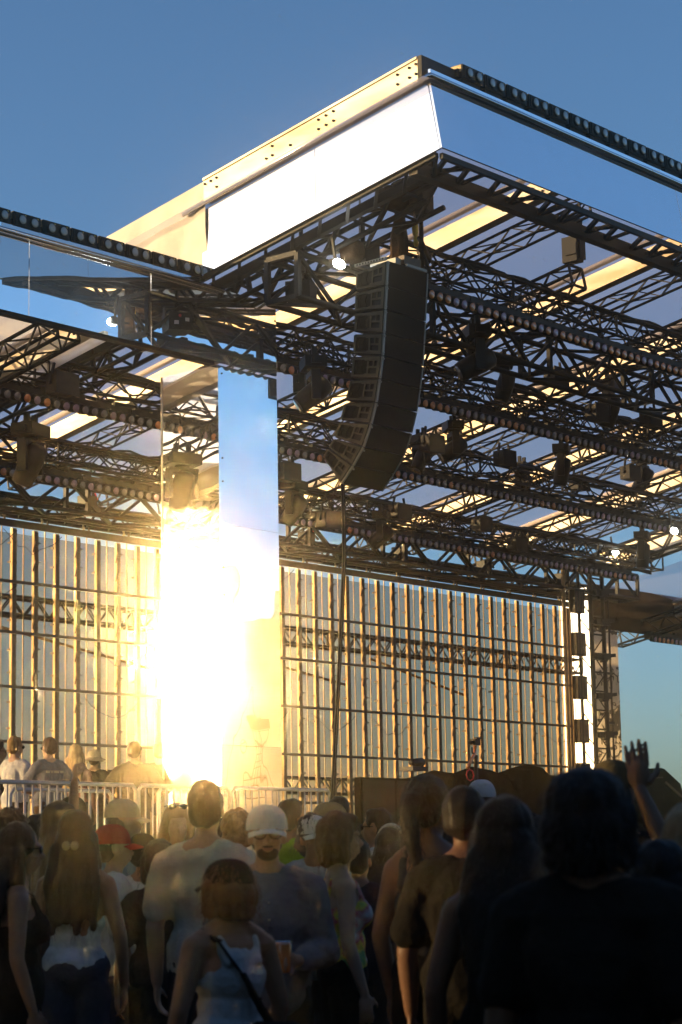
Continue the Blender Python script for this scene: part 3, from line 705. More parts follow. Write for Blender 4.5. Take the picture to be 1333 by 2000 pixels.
# ------------------------------------------------------------------ stage deck, platform, kit
b = MB(); b.box((20.9,19.2,0),(45,28,1.3)); b.box((8,17.45,0),(20.85,19.15,1.25)); b.box((8,19.16,0),(20.88,28,1.25))
tag(b.build('stage_deck', M['deck'], None), 'black stage deck and raised side walkway behind the barriers', 'stage deck', kind='structure')
def barrier(label, a, c, z0, bars=True, group='steel crowd barriers along the raised walkway'):
    a = Vector(a); c = Vector(c); L = (c-a).length; t = thing('crowd_barrier', label, 'crowd barrier', a, group, math.atan2(c.y-a.y, c.x-a.x))
    b = MB(); r = .024; b.tube([(.0,0,.04),(0,0,1.02),(.05,0,1.08),(L-.05,0,1.08),(L,0,1.02),(L,0,.04)], r, 8); b.tube([(0,0,.16),(L,0,.16)], .018, 8); b.build('frame_tube', M['galv'], t)
    n = int(L/.113)
    for k in range(1, n):
        b = MB(); b.tube([(L*k/n,0,.16),(L*k/n,0,1.07)], .0105, 6); b.build('upright_bar', M['galv'], t)
    for x in (.25, L-.25):
        b = MB(); b.bar((x,-.25,.02),(x,.25,.02),.04,.012); b.bar((x,0,.02),(x,0,.16),.02); b.build('foot', M['galv'], t)
    return t
bl = ['left of the fist at the frame edge','with the dark-shirted pair behind it','below the near mirrored column','right of the column, ending by the dark sub']
xs = [13.0, 15.15, 17.28, 18.66, 20.70]
ends = [(13.06,15.06),(15.1,17.24),(17.28,18.78),(18.82,20.62)]
for i, (xa, xb) in enumerate(ends): barrier('grey steel barrier '+bl[i], (xa,17.6,1.25), (xb,17.6,1.25), 0)
barrier('second barrier standing farther back in front of the column foot', (18.1,18.1,1.25), (19.45,18.1,1.25), 0)
barrier('barrier standing behind the blonde woman on the walkway', (16.6,19.0,1.25), (18.2,19.0,1.25), 0)

p = at(705,1518,v=19.4)
b = MB(); t = thing('dark_sub', 'large matt black speaker stack front at the stage edge', 'subwoofer', (p.x,19.4,1.3))
b.box((0,0,0),(1.55,.12,p.z-1.3)); b.build('cabinet', M['soot'], t)
b = MB(); b.box((.03,-.012,.03),(.74,0,p.z-1.33)); b.box((.8,-.012,.03),(1.52,0,p.z-1.33)); b.build('front_grille', M['cable'], t)
def covered(label, x0, x1, y, v, seed, h=.9):
    a = at(x0, y, v=v); c = at(x1, y, v=v); w = c.x-a.x; n, k = 40, 10; vs = []; fs = []
    zt = at((x0+x1)/2, y, v=v).z-1.3
    t = thing('covered_equipment', label, 'covered equipment', (a.x,v,1.3), 'stage kit under black covers')
    prof = [(0,0,0),(0,0,1),(0,.5,1.04),(0,1,1),(0,1,0)]
    for i in range(n+1):
        s_ = i/n; hh = zt*(.80+.2*math.sin(math.pi*min(1,max(0,s_*1.02)))**.5+.10*noise.noise(Vector((s_*5,seed,0))))
        for (q0, yy, zz) in prof:
            vs.append((s_*w, yy*.7+.03*noise.noise(Vector((s_*9,yy*3,seed))), max(0, zz*hh+.02*noise.noise(Vector((s_*12,yy*4+zz,seed))))))
    for i in range(n):
        for j in range(4): a_ = i*5+j; fs.append((a_, a_+5, a_+6, a_+1))
    b = MB(); b.add(vs, fs, True); b.add([vs[j] for j in range(5)], [(0,1,2,3,4)]); b.add([vs[-5+j] for j in range(5)], [(4,3,2,1,0)])
    b.build('cover', M['soot'], t); return t
covered('long low kit row under a black cover left of the camera crane', 835, 930, 1518, 20.6, 1.)
covered('black-covered riser right of the camera crane', 905, 1012, 1508, 21.2, 4.)
covered('sloping black-covered kit in front of the ladder tower', 1005, 1108, 1506, 21.4, 9.)
covered('black kit pile at the foot of the far column', 1150, 1262, 1520, 22.4, 13.)
p = at(785,1500,v=19.8); t = thing('floor_lamp', 'low black lamp standing on top of the sub', 'floor lamp', (p.x,19.6,p.z-.05))
b = MB(); b.box((-.05,-.05,0),(.3,.2,.06)); b.tube([(-.02,0,.12),(.28,.05,.13)], [.05,.07], 10); b.bar((0,0,.05),(0,0,.14),.02); b.bar((.25,0,.05),(.25,0,.14),.02); b.build('housing', M['lamp_black'], t)
# camera crane
o = at(930,1500,v=20.8); t = thing('camera_crane', 'remote camera head on an amber crane arm above the stage', 'camera crane', (o.x,20.8,1.3)); h = o.z-1.3
b = MB(); b.tube([(0,0,0),(0,0,h)], .035, 8); b.tube([(0,0,h),(.02,0,h+.2)], .03, 8); b.build('post', M['black'], t)
b = MB(); b.tube([(-.22,0,h-.02),(-.14,0,h+.10),(-.02,0,h+.22),(.0,0,h+.36)], .028, 8); b.build('arm', M['lens_amber'], t)
b = MB(); b.box((-.06,-.05,h+.36),(.08,.06,h+.46)); b.tube([(-.06,0,h+.41),(-.13,0,h+.40)], .03, 10); b.box((.0,-.03,h+.46),(.12,.03,h+.49)); b.tube([(-.09,0,h+.33),(-.09,0,h+.24),(.0,0,h+.2)], .015, 6); b.build('camera_body', M['lamp_black'], t)
b = MB(); pts = [(-.16+.1*math.cos(a/8*6.28),.0,h-.12+.09*math.sin(a/8*6.28)) for a in range(9)]; b.tube(pts, .012, 5, cap=False); b.build('cable_loop', M['red'], t)
# distant dark speaker hang silhouette at right
o = at(1255,1498,v=24.5); t = thing('delay_stack', 'dark angular speaker stack beyond the raised hand at the right', 'speaker stack', (at(1246,1500,v=24.5).x,24.5,0))
zt = at(1290,1500,v=24.5).z; x0 = 0; w = at(1330,1500,v=24.5).x-t.location.x
b = MB(); pr = [(0,0),(0,zt-.05),(w*.55,zt),(w*.62,zt-.02),(w*.98,zt-.32),(w*1.05,zt-.6),(w*1.1,0)]
n = len(pr); vs = [(x,0,z) for x,z in pr]+[(x,1.2,z) for x,z in pr]; b.add(vs, [tuple(range(n)), tuple(range(2*n-1,n-1,-1))]+[(k,k+n,(k+1)%n+n,(k+1)%n) for k in range(n)]); b.build('cabinet', M['soot'], t)
b = MB(); b.bar((w*.62,-.02,zt-.3),(w*.98,-.02,zt-.6),.04); b.bar((0.05,-.02,zt-.25),(w*.55,-.02,zt-.2),.03); b.build('edge_trim', M['post'], t)
# sunlit building reflected in the front of the column (stands beyond the right frame edge)
t = thing('scrim_tower', 'sand coloured scrim-clad tower mirrored in the front face of the near column', 'tower', (46,-3.,0))
rzT = math.atan2(.67, -.74)-math.pi/2      # wall faces the column
t.location = (42.1,-1.9,0); t.rotation_euler = (0,0,rzT)
# local +Y faces the column
b = MB(); b.box((-5,-4,0),(5,0,8.1)); b.box((-5,-4,8.1),(-.35,-.2,9.4)); b.box((.75,-4,8.1),(5,-.2,8.8)); b.box((-2,-3,9.4),(-.9,-.3,10.1)); b.build('clad_wall', M['scrim'], t)
b = MB()
for x in (-.02,.10,.22,.34): b.box((x,.0,3.3),(x+.02,.03,5.1))
for k in range(8): b.box((-.02,.0,3.3+k*.25),(.36,.02,3.33+k*.25))
b.box((-.05,.0,5.1),(.42,.05,5.4)); b.build('window_grid', M['scrim_dark'], t)
b = MB(); b.bar((-.9,.02,2.4),(.0,.02,6.2),.015); b.bar((.9,.02,2.0),(.0,.02,6.2),.015); b.build('guy_line', M['cable'], t)

fwdS = Vector((U.y, V.y, 0)).normalized(); rgtS = Vector((U.x, V.x, 0)).normalized()
t = thing('shade_tent', 'tall black tent added unseen behind the camera to darken the crowd', 'shade tent', (-9,-11,0), None, -.87)  # unseen tent added to cut the sky light on the crowd
b = MB(); b.box((-9,-4,0),(9,-3.9,9)); b.box((-9,-3.89,0),(-8.9,5,9)); b.box((8.9,-3.89,0),(9,5,9)); b.build('tent_wall', M['cover'], t)
b = MB(); b.add([(-9.3,-4.3,9.05),(9.3,-4.3,9.05),(9.3,9.5,7.6),(-9.3,9.5,7.6),(-9.3,-4.3,9.2),(9.3,-4.3,9.2),(9.3,9.5,7.75),(-9.3,9.5,7.75)],[(0,3,2,1),(4,5,6,7),(0,1,5,4),(1,2,6,5),(2,3,7,6),(3,0,4,7)]); b.build('tent_roof', M['cover'], t)
for sx, lab in ((-8.2,'left'),(9.5,'right')):  # unseen screens added to shade the crowd, left gap admits a sun slice
    for k, (f0, LL) in enumerate(((-6,7.3),(1.4,5.5),(7.55,9.5)) if sx < 0 else ((-6,7.3),(1.4,7.3),(8.8,7.3))):
        q = fwdS*f0+rgtS*sx
        t = thing('shade_screen', f'tall dark shade screen added out of frame to the {lab}, {ORD[k]} from the back', 'shade screen', (q.x,q.y,0), 'added shade screens beside the crowd', math.atan2(fwdS.y, fwdS.x))
        b = MB(); b.box((0,-.05,0),(LL,.05,9.5 if sx < 0 else 6.0)); b.build('screen_cloth', M['cover'], t)
        b = MB(); b.tube([(0,.12,0),(0,.12,6)], .06, 8); b.tube([(LL,.12,0),(LL,.12,6)], .06, 8); b.build('screen_pole', M['black'], t)
# sunlit scaffold wall at the far side of the right wing, mirrored in the far column
t = thing('scaffold_wall', 'amber sunlit scaffold wall mirrored in the far column', 'scaffold', (47.5,13,0), None, math.pi/2)
b = MB(); b.box((-4,-.0,0),(12,.1,8.8)); b.build('clad_panel', M['scrim'], t)
b = MB()
for k in range(17): b.tube([(-4+k,.25,0),(-4+k,.25,6.4)], .05, 6)
for k in range(7): b.tube([(-4,.25,.3+k),(12,.25,.3+k)], .04, 6)
for k in range(8): b.bar((-4+2*k,.3,.3),(-2+2*k,.3,3.3),.06); b.box((-3.4+2*k,.11,3.6+.5*(k%3)),(-2.6+2*k,.2,5.+.3*(k%2)))
b.build('scaffold_pipe', M['black'], t)

# ------------------------------------------------------------------ people
SK = {k: mat('skin_'+k, tuple(x*.6 for x in c), .55, 0, .12, 9, spec=.3) for k, c in dict(light=(.50,.29,.19), tan=(.36,.19,.11), brown=(.22,.11,.065), dark=(.10,.05,.032)).items()}
for m_ in SK.values():
    bb = m_.node_tree.nodes['Principled BSDF']; bb.inputs['Subsurface Weight'].default_value = .0
HR = {k: mat('hair_'+k, c, .6, 0, .4, 30, spec=.22, stretch=(1,1,.1)) for k, c in dict(black=(.012,.009,.007), brown=(.045,.022,.010), auburn=(.10,.04,.016), blonde=(.38,.25,.12), golden=(.22,.12,.045)).items()}
CLC = dict(white=(.72,.70,.68), cream=(.62,.56,.46), black=(.015,.013,.011), charcoal=(.036,.031,.026), greyblue=(.22,.22,.25), denim=(.07,.08,.11), navy=(.02,.02,.028),
   paleblue=(.30,.38,.45), teal=(.06,.42,.30), red=(.50,.025,.015), olive=(.12,.10,.05), beige=(.50,.40,.28), brown=(.09,.05,.03), pink=(.45,.22,.2), hivis=(.35,.6,.02), slate=(.12,.105,.09), khaki=(.30,.23,.14))
CL = {k: mat('cloth_'+k, tuple(x*.6 for x in c), .9, 0, .18, 7, .35, 40, spec=.08) for k, c in CLC.items()}
CL['floral'] = mat('cloth_floral', (.62,.58,.5), .8, 0, 0, 9, .3, 30, c2=(.10,.22,.06))
nt = CL['floral'].node_tree
rp = [n for n in nt.nodes if n.type == 'VALTORGB'][0]
e = rp.color_ramp.elements.new(.45); e.color = (.55,.42,.03,1); e = rp.color_ramp.elements.new(.52); e.color = (.35,.05,.06,1)
CL['tiedye'] = mat('cloth_tiedye', (.45,.52,.55), .8, 0, 0, 5, .3, 30, c2=(.06,.12,.16))
GLS = mat('dark_sunglass', (.01,.01,.012), .1)

dg = None
def remesh(mb, name, mat_, parent, vox, smooth=4, disp=0, dscale=20, seed=0, stretch=(1,1,1)):
    me = bpy.data.meshes.new(name+'_src'); me.from_pydata(mb.v, [], mb.f); me.update()
    o = bpy.data.objects.new(name, me); col.objects.link(o)
    md = o.modifiers.new('r', 'REMESH'); md.mode = 'VOXEL'; md.voxel_size = vox; md.use_smooth_shade = True
    if smooth: ms = o.modifiers.new('s', 'SMOOTH'); ms.iterations = smooth; ms.factor = .5
    d = bpy.context.evaluated_depsgraph_get(); nm = bpy.data.meshes.new_from_object(o.evaluated_get(d), depsgraph=d)
    o.modifiers.clear(); o.data = nm; bpy.data.meshes.remove(me); nm.name = name
    nm.materials.clear(); nm.materials.append(mat_)
    if disp:
        nr = [v.normal.copy() for v in nm.vertices]
        for v, n_ in zip(nm.vertices, nr):
            p = Vector((v.co.x*stretch[0], v.co.y*stretch[1], v.co.z*stretch[2]))*dscale
            v.co += n_*disp*noise.noise(p+Vector((seed*7.1,0,0)))
    nm.polygons.foreach_set('use_smooth', [True]*len(nm.polygons)); nm.update()
    if parent is not None: o.parent = parent; kids.setdefault(parent.name, []).append(o)
    return o
def caps(b, A, B, ra, rb, n=12):
    """tapered capsule"""
    A = Vector(A); B = Vector(B); d = (B-A).normalized(); pts = []; rs = []
    for t in (1, .87, .5): pts.append(A-d*ra*t); rs.append(max(.001, ra*math.sqrt(max(0,1-t*t))))
    pts += [A, B]; rs += [ra, rb]
    for t in (.5, .87, 1): pts.append(B+d*rb*t); rs.append(max(.001, rb*math.sqrt(max(0,1-t*t))))
    b.tube(pts, rs, n)
def hand(b, wrist, d, palm_n, curl=.4, side=1, s=1.):
    """palm and five fingers; d = direction of the hand, palm_n = the way the palm faces"""
    w = Vector(wrist); d = Vector(d).normalized(); pn = Vector(palm_n); pn = (pn-d*pn.dot(d)).normalized(); x = d.cross(pn)*side
    rot = Matrix((x, pn, d)).transposed()
    b.ell(w+d*.055*s, (.042*s,.017*s,.055*s), 14, 9, rot)
    for k, (xo, L) in enumerate(((-.033,.062),(-.011,.075),(.011,.080),(.032,.070))):
        a = w+d*.095*s+x*xo*s; sp = x*xo*(2.2*(1-curl)); c1 = curl*1.2; c2 = curl*2.6
        d1 = (d*math.cos(c1)+pn*math.sin(c1)+sp).normalized(); d2 = (d*math.cos(c2)+pn*math.sin(c2)+sp*.5).normalized()
        m1 = a+d1*L*.55*s; caps(b, a-d*.01, m1, .0098*s, .0088*s, 8); caps(b, m1, m1+d2*L*.5*s, .0088*s, .0074*s, 8)
    a = w+d*.03*s+x*.036*s; d1 = (d*.7+x*(.75-curl*.5)+pn*(.3+curl*.5)).normalized(); m1 = a+d1*.045*s
    d2 = (d*.85+x*(.25-curl*.6)+pn*(.3+curl*.7)).normalized(); caps(b, a, m1, .013*s, .011*s, 8); caps(b, m1, m1+d2*.032*s, .011*s, .008*s, 8)

ARMS = {  # elbow, wrist (right side, x mirrored for the left), hand direction, palm normal, curl
 'down': ((.235,-.02,1.13), (.24,.06,.88), (0,.1,-1), (-1,0,0), .35),
 'front': ((.225,.02,1.14), (.10,.27,1.17), (-.3,.8,.45), (-.5,-.2,.6), .55),
 'phone': ((.21,.06,1.16), (.09,.26,1.30), (-.2,.35,.9), (0,-1,.2), .5),
 'hold': ((.24,-.02,1.13), (.12,.24,1.10), (-.75,.6,.05), (-.2,.5,0), .62),
 'fist': ((.20,.10,1.62), (.14,.10,1.90), (0,.05,1), (0,1,0), 1.0),
 'wave': ((.27,.10,1.58), (.24,.14,1.84), (-.12,.0,1), (0,1,0), .12),
 'hip': ((.34,-.08,1.15), (.20,.06,1.0), (-.6,.3,-.5), (-.6,-.3,0), .4),
 'rail': ((.24,.16,1.14), (.02,.30,1.11), (-1,.05,0), (0,0,-1), .4),
}
def person(px, ytop, d, az, label, skin='tan', hair='brown', hs='short', top='tee', topc='black', bot='charcoal', arms=('down','down'), hat=None, hatc='white',
           z0=0., hsc=.98, glasses=False, vox=.013, build=1., head_turn=0., group=None, female=False, extra=None, headtilt=0.):
    P0_ = at(px, ytop, d=d); P_ = Vector((P0_.x, P0_.y, z0)); H = (P0_.z-z0)/(1.80 if hat else 1.785); s = H
    a = R(az); f = fwd2*math.cos(a)+rgt2*math.sin(a); rz = math.atan2(f.y, f.x)-math.pi/2
    t = thing('person', label, 'person', P_, group, rz); t.scale = (s*build**.5, s*build**.5, s)
    W = .90 if female else 1.0
    sh = .172*W; b = MB(); hx = .15*W
    # torso
    def torso(b, g=0., z_lo=.88, armpit=True):
        b.ell((0,0,.97), (.165+g,.115+g,.13+g)); b.ell((0,.0,1.12), (.135*W+g,.098+g,.15+g)); b.ell((0,-.005,1.28), (.160*W+g,.112+g,.175+g))
        caps(b, (-sh+.02,-.01,1.40), (sh-.02,-.01,1.40), .062+g, .062+g); b.ell((0,-.012,1.385), (.15*W+g,.085+g,.09+g))
        if female: b.ell((-.065,.085,1.27), (.062+g,.05+g,.062+g)); b.ell((.065,.085,1.27), (.062+g,.05+g,.062+g))
    torso(b)
    caps(b, (0,-.015,1.42), (0,.008,1.56), .058*W, .052*W)
    b.ell((0,-.02,1.455), (.11*W,.055,.04))
    for sx in (-1,1): caps(b, (sx*.02,-.02,1.50), (sx*.13*W,-.015,1.425), .045, .055)
    ht = Matrix.Rotation(head_turn, 3, 'Z') @ Matrix.Rotation(headtilt, 3, 'X'); hc = Vector((0,.0,1.60))
    def hp(p): return hc+ht @ (Vector(p)-hc)
    b.ell(hp((0,-.008,1.675)), (.077,.096,.100), 18, 12, ht); b.ell(hp((0,.03,1.612)), (.061,.066,.082), 16, 10, ht); b.ell(hp((0,.052,1.568)), (.034,.036,.030), 12, 8, ht)
    caps(b, hp((0,.092,1.655)), hp((0,.112,1.618)), .010, .015, 8); b.ell(hp((0,.096,1.582)), (.024,.012,.010), 10, 6, ht); b.ell(hp((0,.085,1.672)), (.055,.018,.012), 10, 6, ht)
    for sx in (-1,1): b.ell(hp((sx*.078,-.005,1.635)), (.010,.021,.032), 10, 8, ht); b.ell(hp((sx*.038,.072,1.617)), (.022,.02,.02), 8, 6, ht)
    # arms and hands
    sleeves = []
    for sx, ar in ((1,arms[0]),(-1,arms[1])):
        if isinstance(ar, tuple): e, w, hd_, pn, cu = ar
        else: e, w, hd_, pn, cu = ARMS[ar]
        mir = lambda q: Vector((q[0]*sx, q[1], q[2]))
        S0 = Vector((sx*(sh+.005),-.01,1.40)); E = mir(e); W_ = mir(w)
        k = .92 if female else 1.05
        caps(b, S0, S0.lerp(E,.5), .056*k, .049*k); caps(b, S0.lerp(E,.5), E, .049*k, .040*k); caps(b, E, E.lerp(W_,.4), .041*k, .039*k); caps(b, E.lerp(W_,.4), W_, .039*k, .027*k)
        hand(b, W_, mir(hd_), mir(pn), cu, sx, hsc)
        sleeves.append((S0, E, W_, k))
    # legs
    for sx in (-1,1):
        caps(b, (sx*.088,0,.90), (sx*.095,.01,.50), .086, .056); caps(b, (sx*.095,.01,.50), (sx*.10,-.02,.09), .056, .038); b.ell((sx*.10,.045,.035), (.042,.125,.035))
    remesh(b, 'body', SK[skin], t, vox, 3 if vox > .01 else 2)
    # trousers / skirt
    b = MB(); g = .016
    b.ell((0,0,.97), (.168+g,.118+g,.12+g))
    for sx in (-1,1):
        caps(b, (sx*.088,0,.90), (sx*.095,.01,.50), .090+g*.5, .066+g*.5); caps(b, (sx*.095,.01,.50), (sx*.10,-.02,.10), .066+g*.5, .055+g*.5)
    remesh(b, 'trousers', CL[bot], t, .02, 2, .012, 9, px)
    # tops
    b = MB(); g = .014 if top in ('tank','strapless') else .024
    if top in ('tee','shirt','long','vest'):
        torso(b, g); b.ell((0,0,1.02), (.17+g,.122+g,.17))
        for (S0, E, W_, k) in sleeves:
            if top == 'tee': caps(b, S0, S0.lerp(E,.72), .054*k+g*.8, .056*k+g*.8)
            elif top in ('shirt','long'): caps(b, S0, E, .058*k+g, .048*k+g); caps(b, E, E.lerp(W_,.85), .047*k+g, .032*k+g)
        b.ell((0,-.018,1.445), (.085*W+g,.055+g*.6,.035))
        for sx in (-1,1): caps(b, (sx*.06,-.02,1.462), (sx*.13*W,-.015,1.425), .045+g*.6, .055+g)
    elif top == 'tank':
        b.ell((0,0,1.0), (.16+g,.115+g,.14)); b.ell((0,.0,1.12), (.135*W+g,.098+g,.15)); b.ell((0,-.005,1.25), (.158*W+g,.112+g,.13))
        if female: b.ell((-.065,.085,1.27), (.062+g,.05+g,.062+g)); b.ell((.065,.085,1.27), (.062+g,.05+g,.062+g))
        b.ell((0,-.02,1.33), (.105*W+g*.5,.095+g*.3,.10))
        for sx in (-1,1):
            pts = [(sx*.075,.10,1.33),(sx*.085,.055,1.42),(sx*.085,-.0,1.462),(sx*.085,-.06,1.43),(sx*.07,-.10,1.33)]
            for i in range(4): caps(b, pts[i], pts[i+1], .021, .021, 8)
    elif top == 'strapless':
        b.ell((0,0,1.0), (.16+g,.115+g,.14)); b.ell((0,.0,1.12), (.135*W+g,.098+g,.12)); b.ell((0,.01,1.2), (.152*W+g,.108+g,.085))
    remesh(b, {'tee':'tee_shirt','shirt':'shirt','long':'shirt','vest':'vest','tank':'tank_top','strapless':'strapless_top'}[top], CL[topc], t, vox*.95, 2, .020, 8, px*.37, (1,1,.5))
    vs_ = kids[t.name][-1].data.vertices; nr_ = [v_.normal.copy() for v_ in vs_]
    for v_, n_ in zip(vs_, nr_): v_.co += n_*.006*noise.noise(Vector((v_.co.x*34, v_.co.y*34, v_.co.z*16+px)))
    # hair
    def H_(lst, z_cut=None):
        bb = MB()
        for kind, *q in lst:
            if kind == 'e': bb.ell(hp(q[0]), q[1], 16, 10, ht)
            else: caps(bb, hp(q[0]), hp(q[1]), q[2], q[3])
        return bb
    hl = None
    if hs == 'short': hl = [('e',(0,-.018,1.690),(.085,.098,.098)),('e',(0,-.045,1.635),(.078,.068,.072)),('e',(0,.035,1.748),(.058,.045,.032))]
    elif hs == 'curly': hl = [('e',(0,-.02,1.70),(.105,.115,.11)),('e',(0,-.05,1.62),(.098,.085,.08))]
    elif hs == 'big': hl = [('e',(0,-.03,1.70),(.135,.14,.125)),('e',(0,-.06,1.60),(.135,.105,.13)),('e',(.06,-.05,1.52),(.07,.07,.09)),('e',(-.06,-.05,1.52),(.07,.07,.09))]
    elif hs == 'bob': hl = [('e',(0,-.018,1.69),(.100,.108,.100)),('e',(0,-.05,1.62),(.106,.082,.10)),('c',(.078,.0,1.66),(.085,.0,1.55),.040,.034),('c',(-.078,.0,1.66),(-.085,.0,1.55),.040,.034),('e',(0,-.055,1.55),(.098,.06,.05)),('e',(0,.055,1.745),(.055,.04,.03))]
    elif hs == 'bun': hl = [('e',(0,-.018,1.690),(.086,.100,.098)),('e',(0,-.045,1.635),(.078,.066,.07)),('e',(0,-.13,1.71),(.048,.045,.045))]
    elif hs == 'pony': hl = [('e',(0,-.018,1.690),(.086,.100,.098)),('e',(0,-.045,1.635),(.078,.066,.07)),('e',(.0,-.135,1.68),(.04,.04,.04)),('c',(0,-.15,1.66),(.02,-.17,1.52),.040,.034),('c',(.02,-.17,1.52),(.03,-.13,1.38),.034,.016)]
    elif hs == 'long':
        hl = [('e',(0,-.02,1.690),(.094,.105,.102)),('e',(0,-.05,1.62),(.098,.078,.10)),('c',(.075,-.01,1.64),(.098,-.02,1.50),.040,.04),('c',(-.075,-.01,1.64),(-.098,-.02,1.50),.040,.04)]
        for x in (-.10,-.06,-.02,.02,.06,.10): hl.append(('c',(x*.8,-.075,1.58),(x*1.1,-.115,1.40),.042,.042)); hl.append(('c',(x*1.1,-.115,1.40),(x*1.05+.01*math.sin(x*90+px),-.135,1.20-.04*math.cos(x*60+px)),.040,.022))
    if hl and hat:
        hl = [(k_, q_[0], tuple(r_*.9 for r_ in q_[1])) if (k_ == 'e' and q_[0][2] > 1.66) else (k_, *q_) for k_, *q_ in hl if not (k_ == 'e' and q_[0][2] > 1.73)]
    if hl:
        bb = H_(hl); dsp = {'curly':.022,'big':.014}.get(hs, .010); dsc = {'curly':38,'big':48}.get(hs, 30)
        ho = remesh(bb, 'hair', HR[hair], t, max(.010, vox), 2, dsp, dsc, px*.1, (1,1,.25 if hs in ('long','bob','short','pony','bun') else 1))
        # loose strands that break up the outline
        sb = MB(); vv = ho.data.vertices; rr = random.Random(int(px)+5); nv = len(vv)
        for k in range(1100 if d < 9 else (600 if d < 13 else 200)):
            v_ = vv[rr.randrange(nv)]; p = v_.co.copy(); n_ = v_.normal
            if n_.z < -.5: continue
            L = rr.uniform(.03,.09) if hs in ('long','bob','big','curly','pony') else rr.uniform(.012,.03)
            cv = Vector((rr.uniform(-.3,.3), rr.uniform(-.3,.3), -.9 if hs != 'short' else -.2)); q = p+n_*.004
            q1 = q+(n_*.45+cv*.6)*L*.5; q2 = q1+(cv+n_*.1)*L*.6; sd = n_.cross(Vector((0,0,1))); sd = sd.normalized()*.0015 if sd.length > .1 else Vector((.0015,0,0))
            sb.add([q-sd, q+sd, q1+sd*.8, q1-sd*.8, q2], [(0,1,2,3),(3,2,4)])
        sb.build('loose_strands', HR[hair], ho)
    # hats
    if hat:
        bb = MB(); n, k = 20, 8; vs = []; fs = []; c0 = Vector((0,-.012,1.672)); rx, ry, rz_ = .094, .114, .116
        if hat == 'bucket': rx, ry, rz_ = .098, .115, .115
        for i in range(k+1):
            th = math.pi*.5*i/k
            for j in range(n):
                ph = 2*math.pi*j/n; e = .8 if hat != 'bucket' else .6
                vs.append(hp(c0+Vector((rx*math.cos(ph)*math.sin(th)**e, ry*math.sin(ph)*math.sin(th)**e, rz_*math.cos(th)**.85))))
        for i in range(k):
            for j in range(n): fs.append((i*n+j,(i+1)*n+j,(i+1)*n+(j+1)%n,i*n+(j+1)%n))
        bb.add(vs, fs, True)
        ho = bb.build('cap_crown' if hat != 'bucket' else 'hat_crown', CL[hatc], t)
        bb = MB(); vs = []; fs = []; sgn = -1 if hat == 'backcap' else 1
        if hat == 'bucket':
            for j in range(n+1):
                ph = 2*math.pi*j/n; dr = .012*math.sin(3*ph+px)
                for (rr_, zz) in ((.0,.0),(.035,-.018),(.07,-.045)): vs.append(hp(c0+Vector(((rx+rr_)*math.cos(ph),(ry+rr_)*math.sin(ph),zz+dr*rr_*10))))
            for j in range(n):
                for q in range(2): a_ = j*3+q; fs.append((a_,a_+3,a_+4,a_+1))
        else:
            for j in range(11):
                ph = R(25+13*j)
                for (rr_, zz) in ((0,.004),(.03,.0),(.06,-.008),(.078,-.016)):
                    kx = math.sin(ph); vs.append(hp(c0+Vector((rx*math.cos(ph)*(1-.03*rr_*10), sgn*(ry*math.sin(ph)+rr_*kx**.8), zz-.02*math.cos(ph)**2))))
            for j in range(10):
                for q in range(3): a_ = j*4+q; fs.append((a_,a_+4,a_+5,a_+1))
        bb.add(vs, fs, True); n0 = len(vs); bb.add([Vector(v)-Vector((0,0,.004)) for v in vs], [f[::-1] for f in fs], True)
        bb.build('cap_brim' if hat != 'bucket' else 'hat_brim', CL[hatc], ho)
    if glasses:
        bb = MB(); zg = 1.652 if glasses is True else 1.765; yg = .100 if glasses is True else .045
        for sx in (-1,1):
            bb.ell(hp((sx*.034,yg,zg)), (.029,.010,.021), 12, 7, ht); bb.bar(hp((sx*.064,yg-.005,zg+.006)), hp((sx*.078,yg-.10,zg+.004)), .006)
        bb.bar(hp((-.01,yg+.003,zg+.006)), hp((.01,yg+.003,zg+.006)), .006); bb.build('sunglasses', GLS, t)
    if extra: extra(t, hp)
    return t
fwd2 = Vector((math.cos(YAW), math.sin(YAW), 0)); fwd2 = Vector((U.y, V.y, 0)).normalized(); rgt2 = Vector((U.x, V.x, 0)).normalized()

# extras
def crossbody(t, hp):
    b = MB(); pts = [(-.11,.115,1.25),(-.13,.06,1.40),(-.115,-.02,1.475),(-.10,-.085,1.42),(-.03,-.135,1.28),(.06,-.135,1.12),(.15,-.12,.99),(.20,-.06,.93)]
    for i in range(len(pts)-1): b.bar(pts[i], pts[i+1], .042, .012)
    b.build('bag_strap', CL['black'], t)
    b = MB(); bag(b, (.10,-.17,.97), (.16,.05,.09), 3.); b.build('shoulder_bag', CL['black'], t)
def hairclip(t, hp):
    b = MB(); b.ell(hp((-.022,-.155,1.60)), (.022,.014,.024)); b.ell(hp((.022,-.155,1.60)), (.022,.014,.024)); b.build('hair_clip', CL['beige'], t)
def strap_r(t, hp):
    b = MB(); pts = [(.06,.13,1.30),(.085,.06,1.43),(.085,-.02,1.475),(.075,-.10,1.40),(.05,-.14,1.25),(.03,-.14,1.1)]
    for i in range(len(pts)-1): b.bar(pts[i], pts[i+1], .035, .012)
    b.build('strap', CL['black'], t)
def pocket(t, hp):
    for k in range(5):
        b = MB(); b.disc((0,.139,1.05+.075*k),(0,1,0),.006,.006,8); b.build('button', CL['cream'], t)
def backprint(t, hp):
    b = MB(); rr = random.Random(3)
    x = -.11
    while x < .11:
        w = rr.uniform(.012,.022); b.box((x,-.146,1.335),(x+w*.35,-.140,1.365)); b.box((x,-.146,1.359),(x+w,-.140,1.365))
        if rr.random() > .4: b.box((x+w*.7,-.146,1.335),(x+w,-.140,1.359))
        x += w+.006
    b.build('back_print', CL['cream'], t)
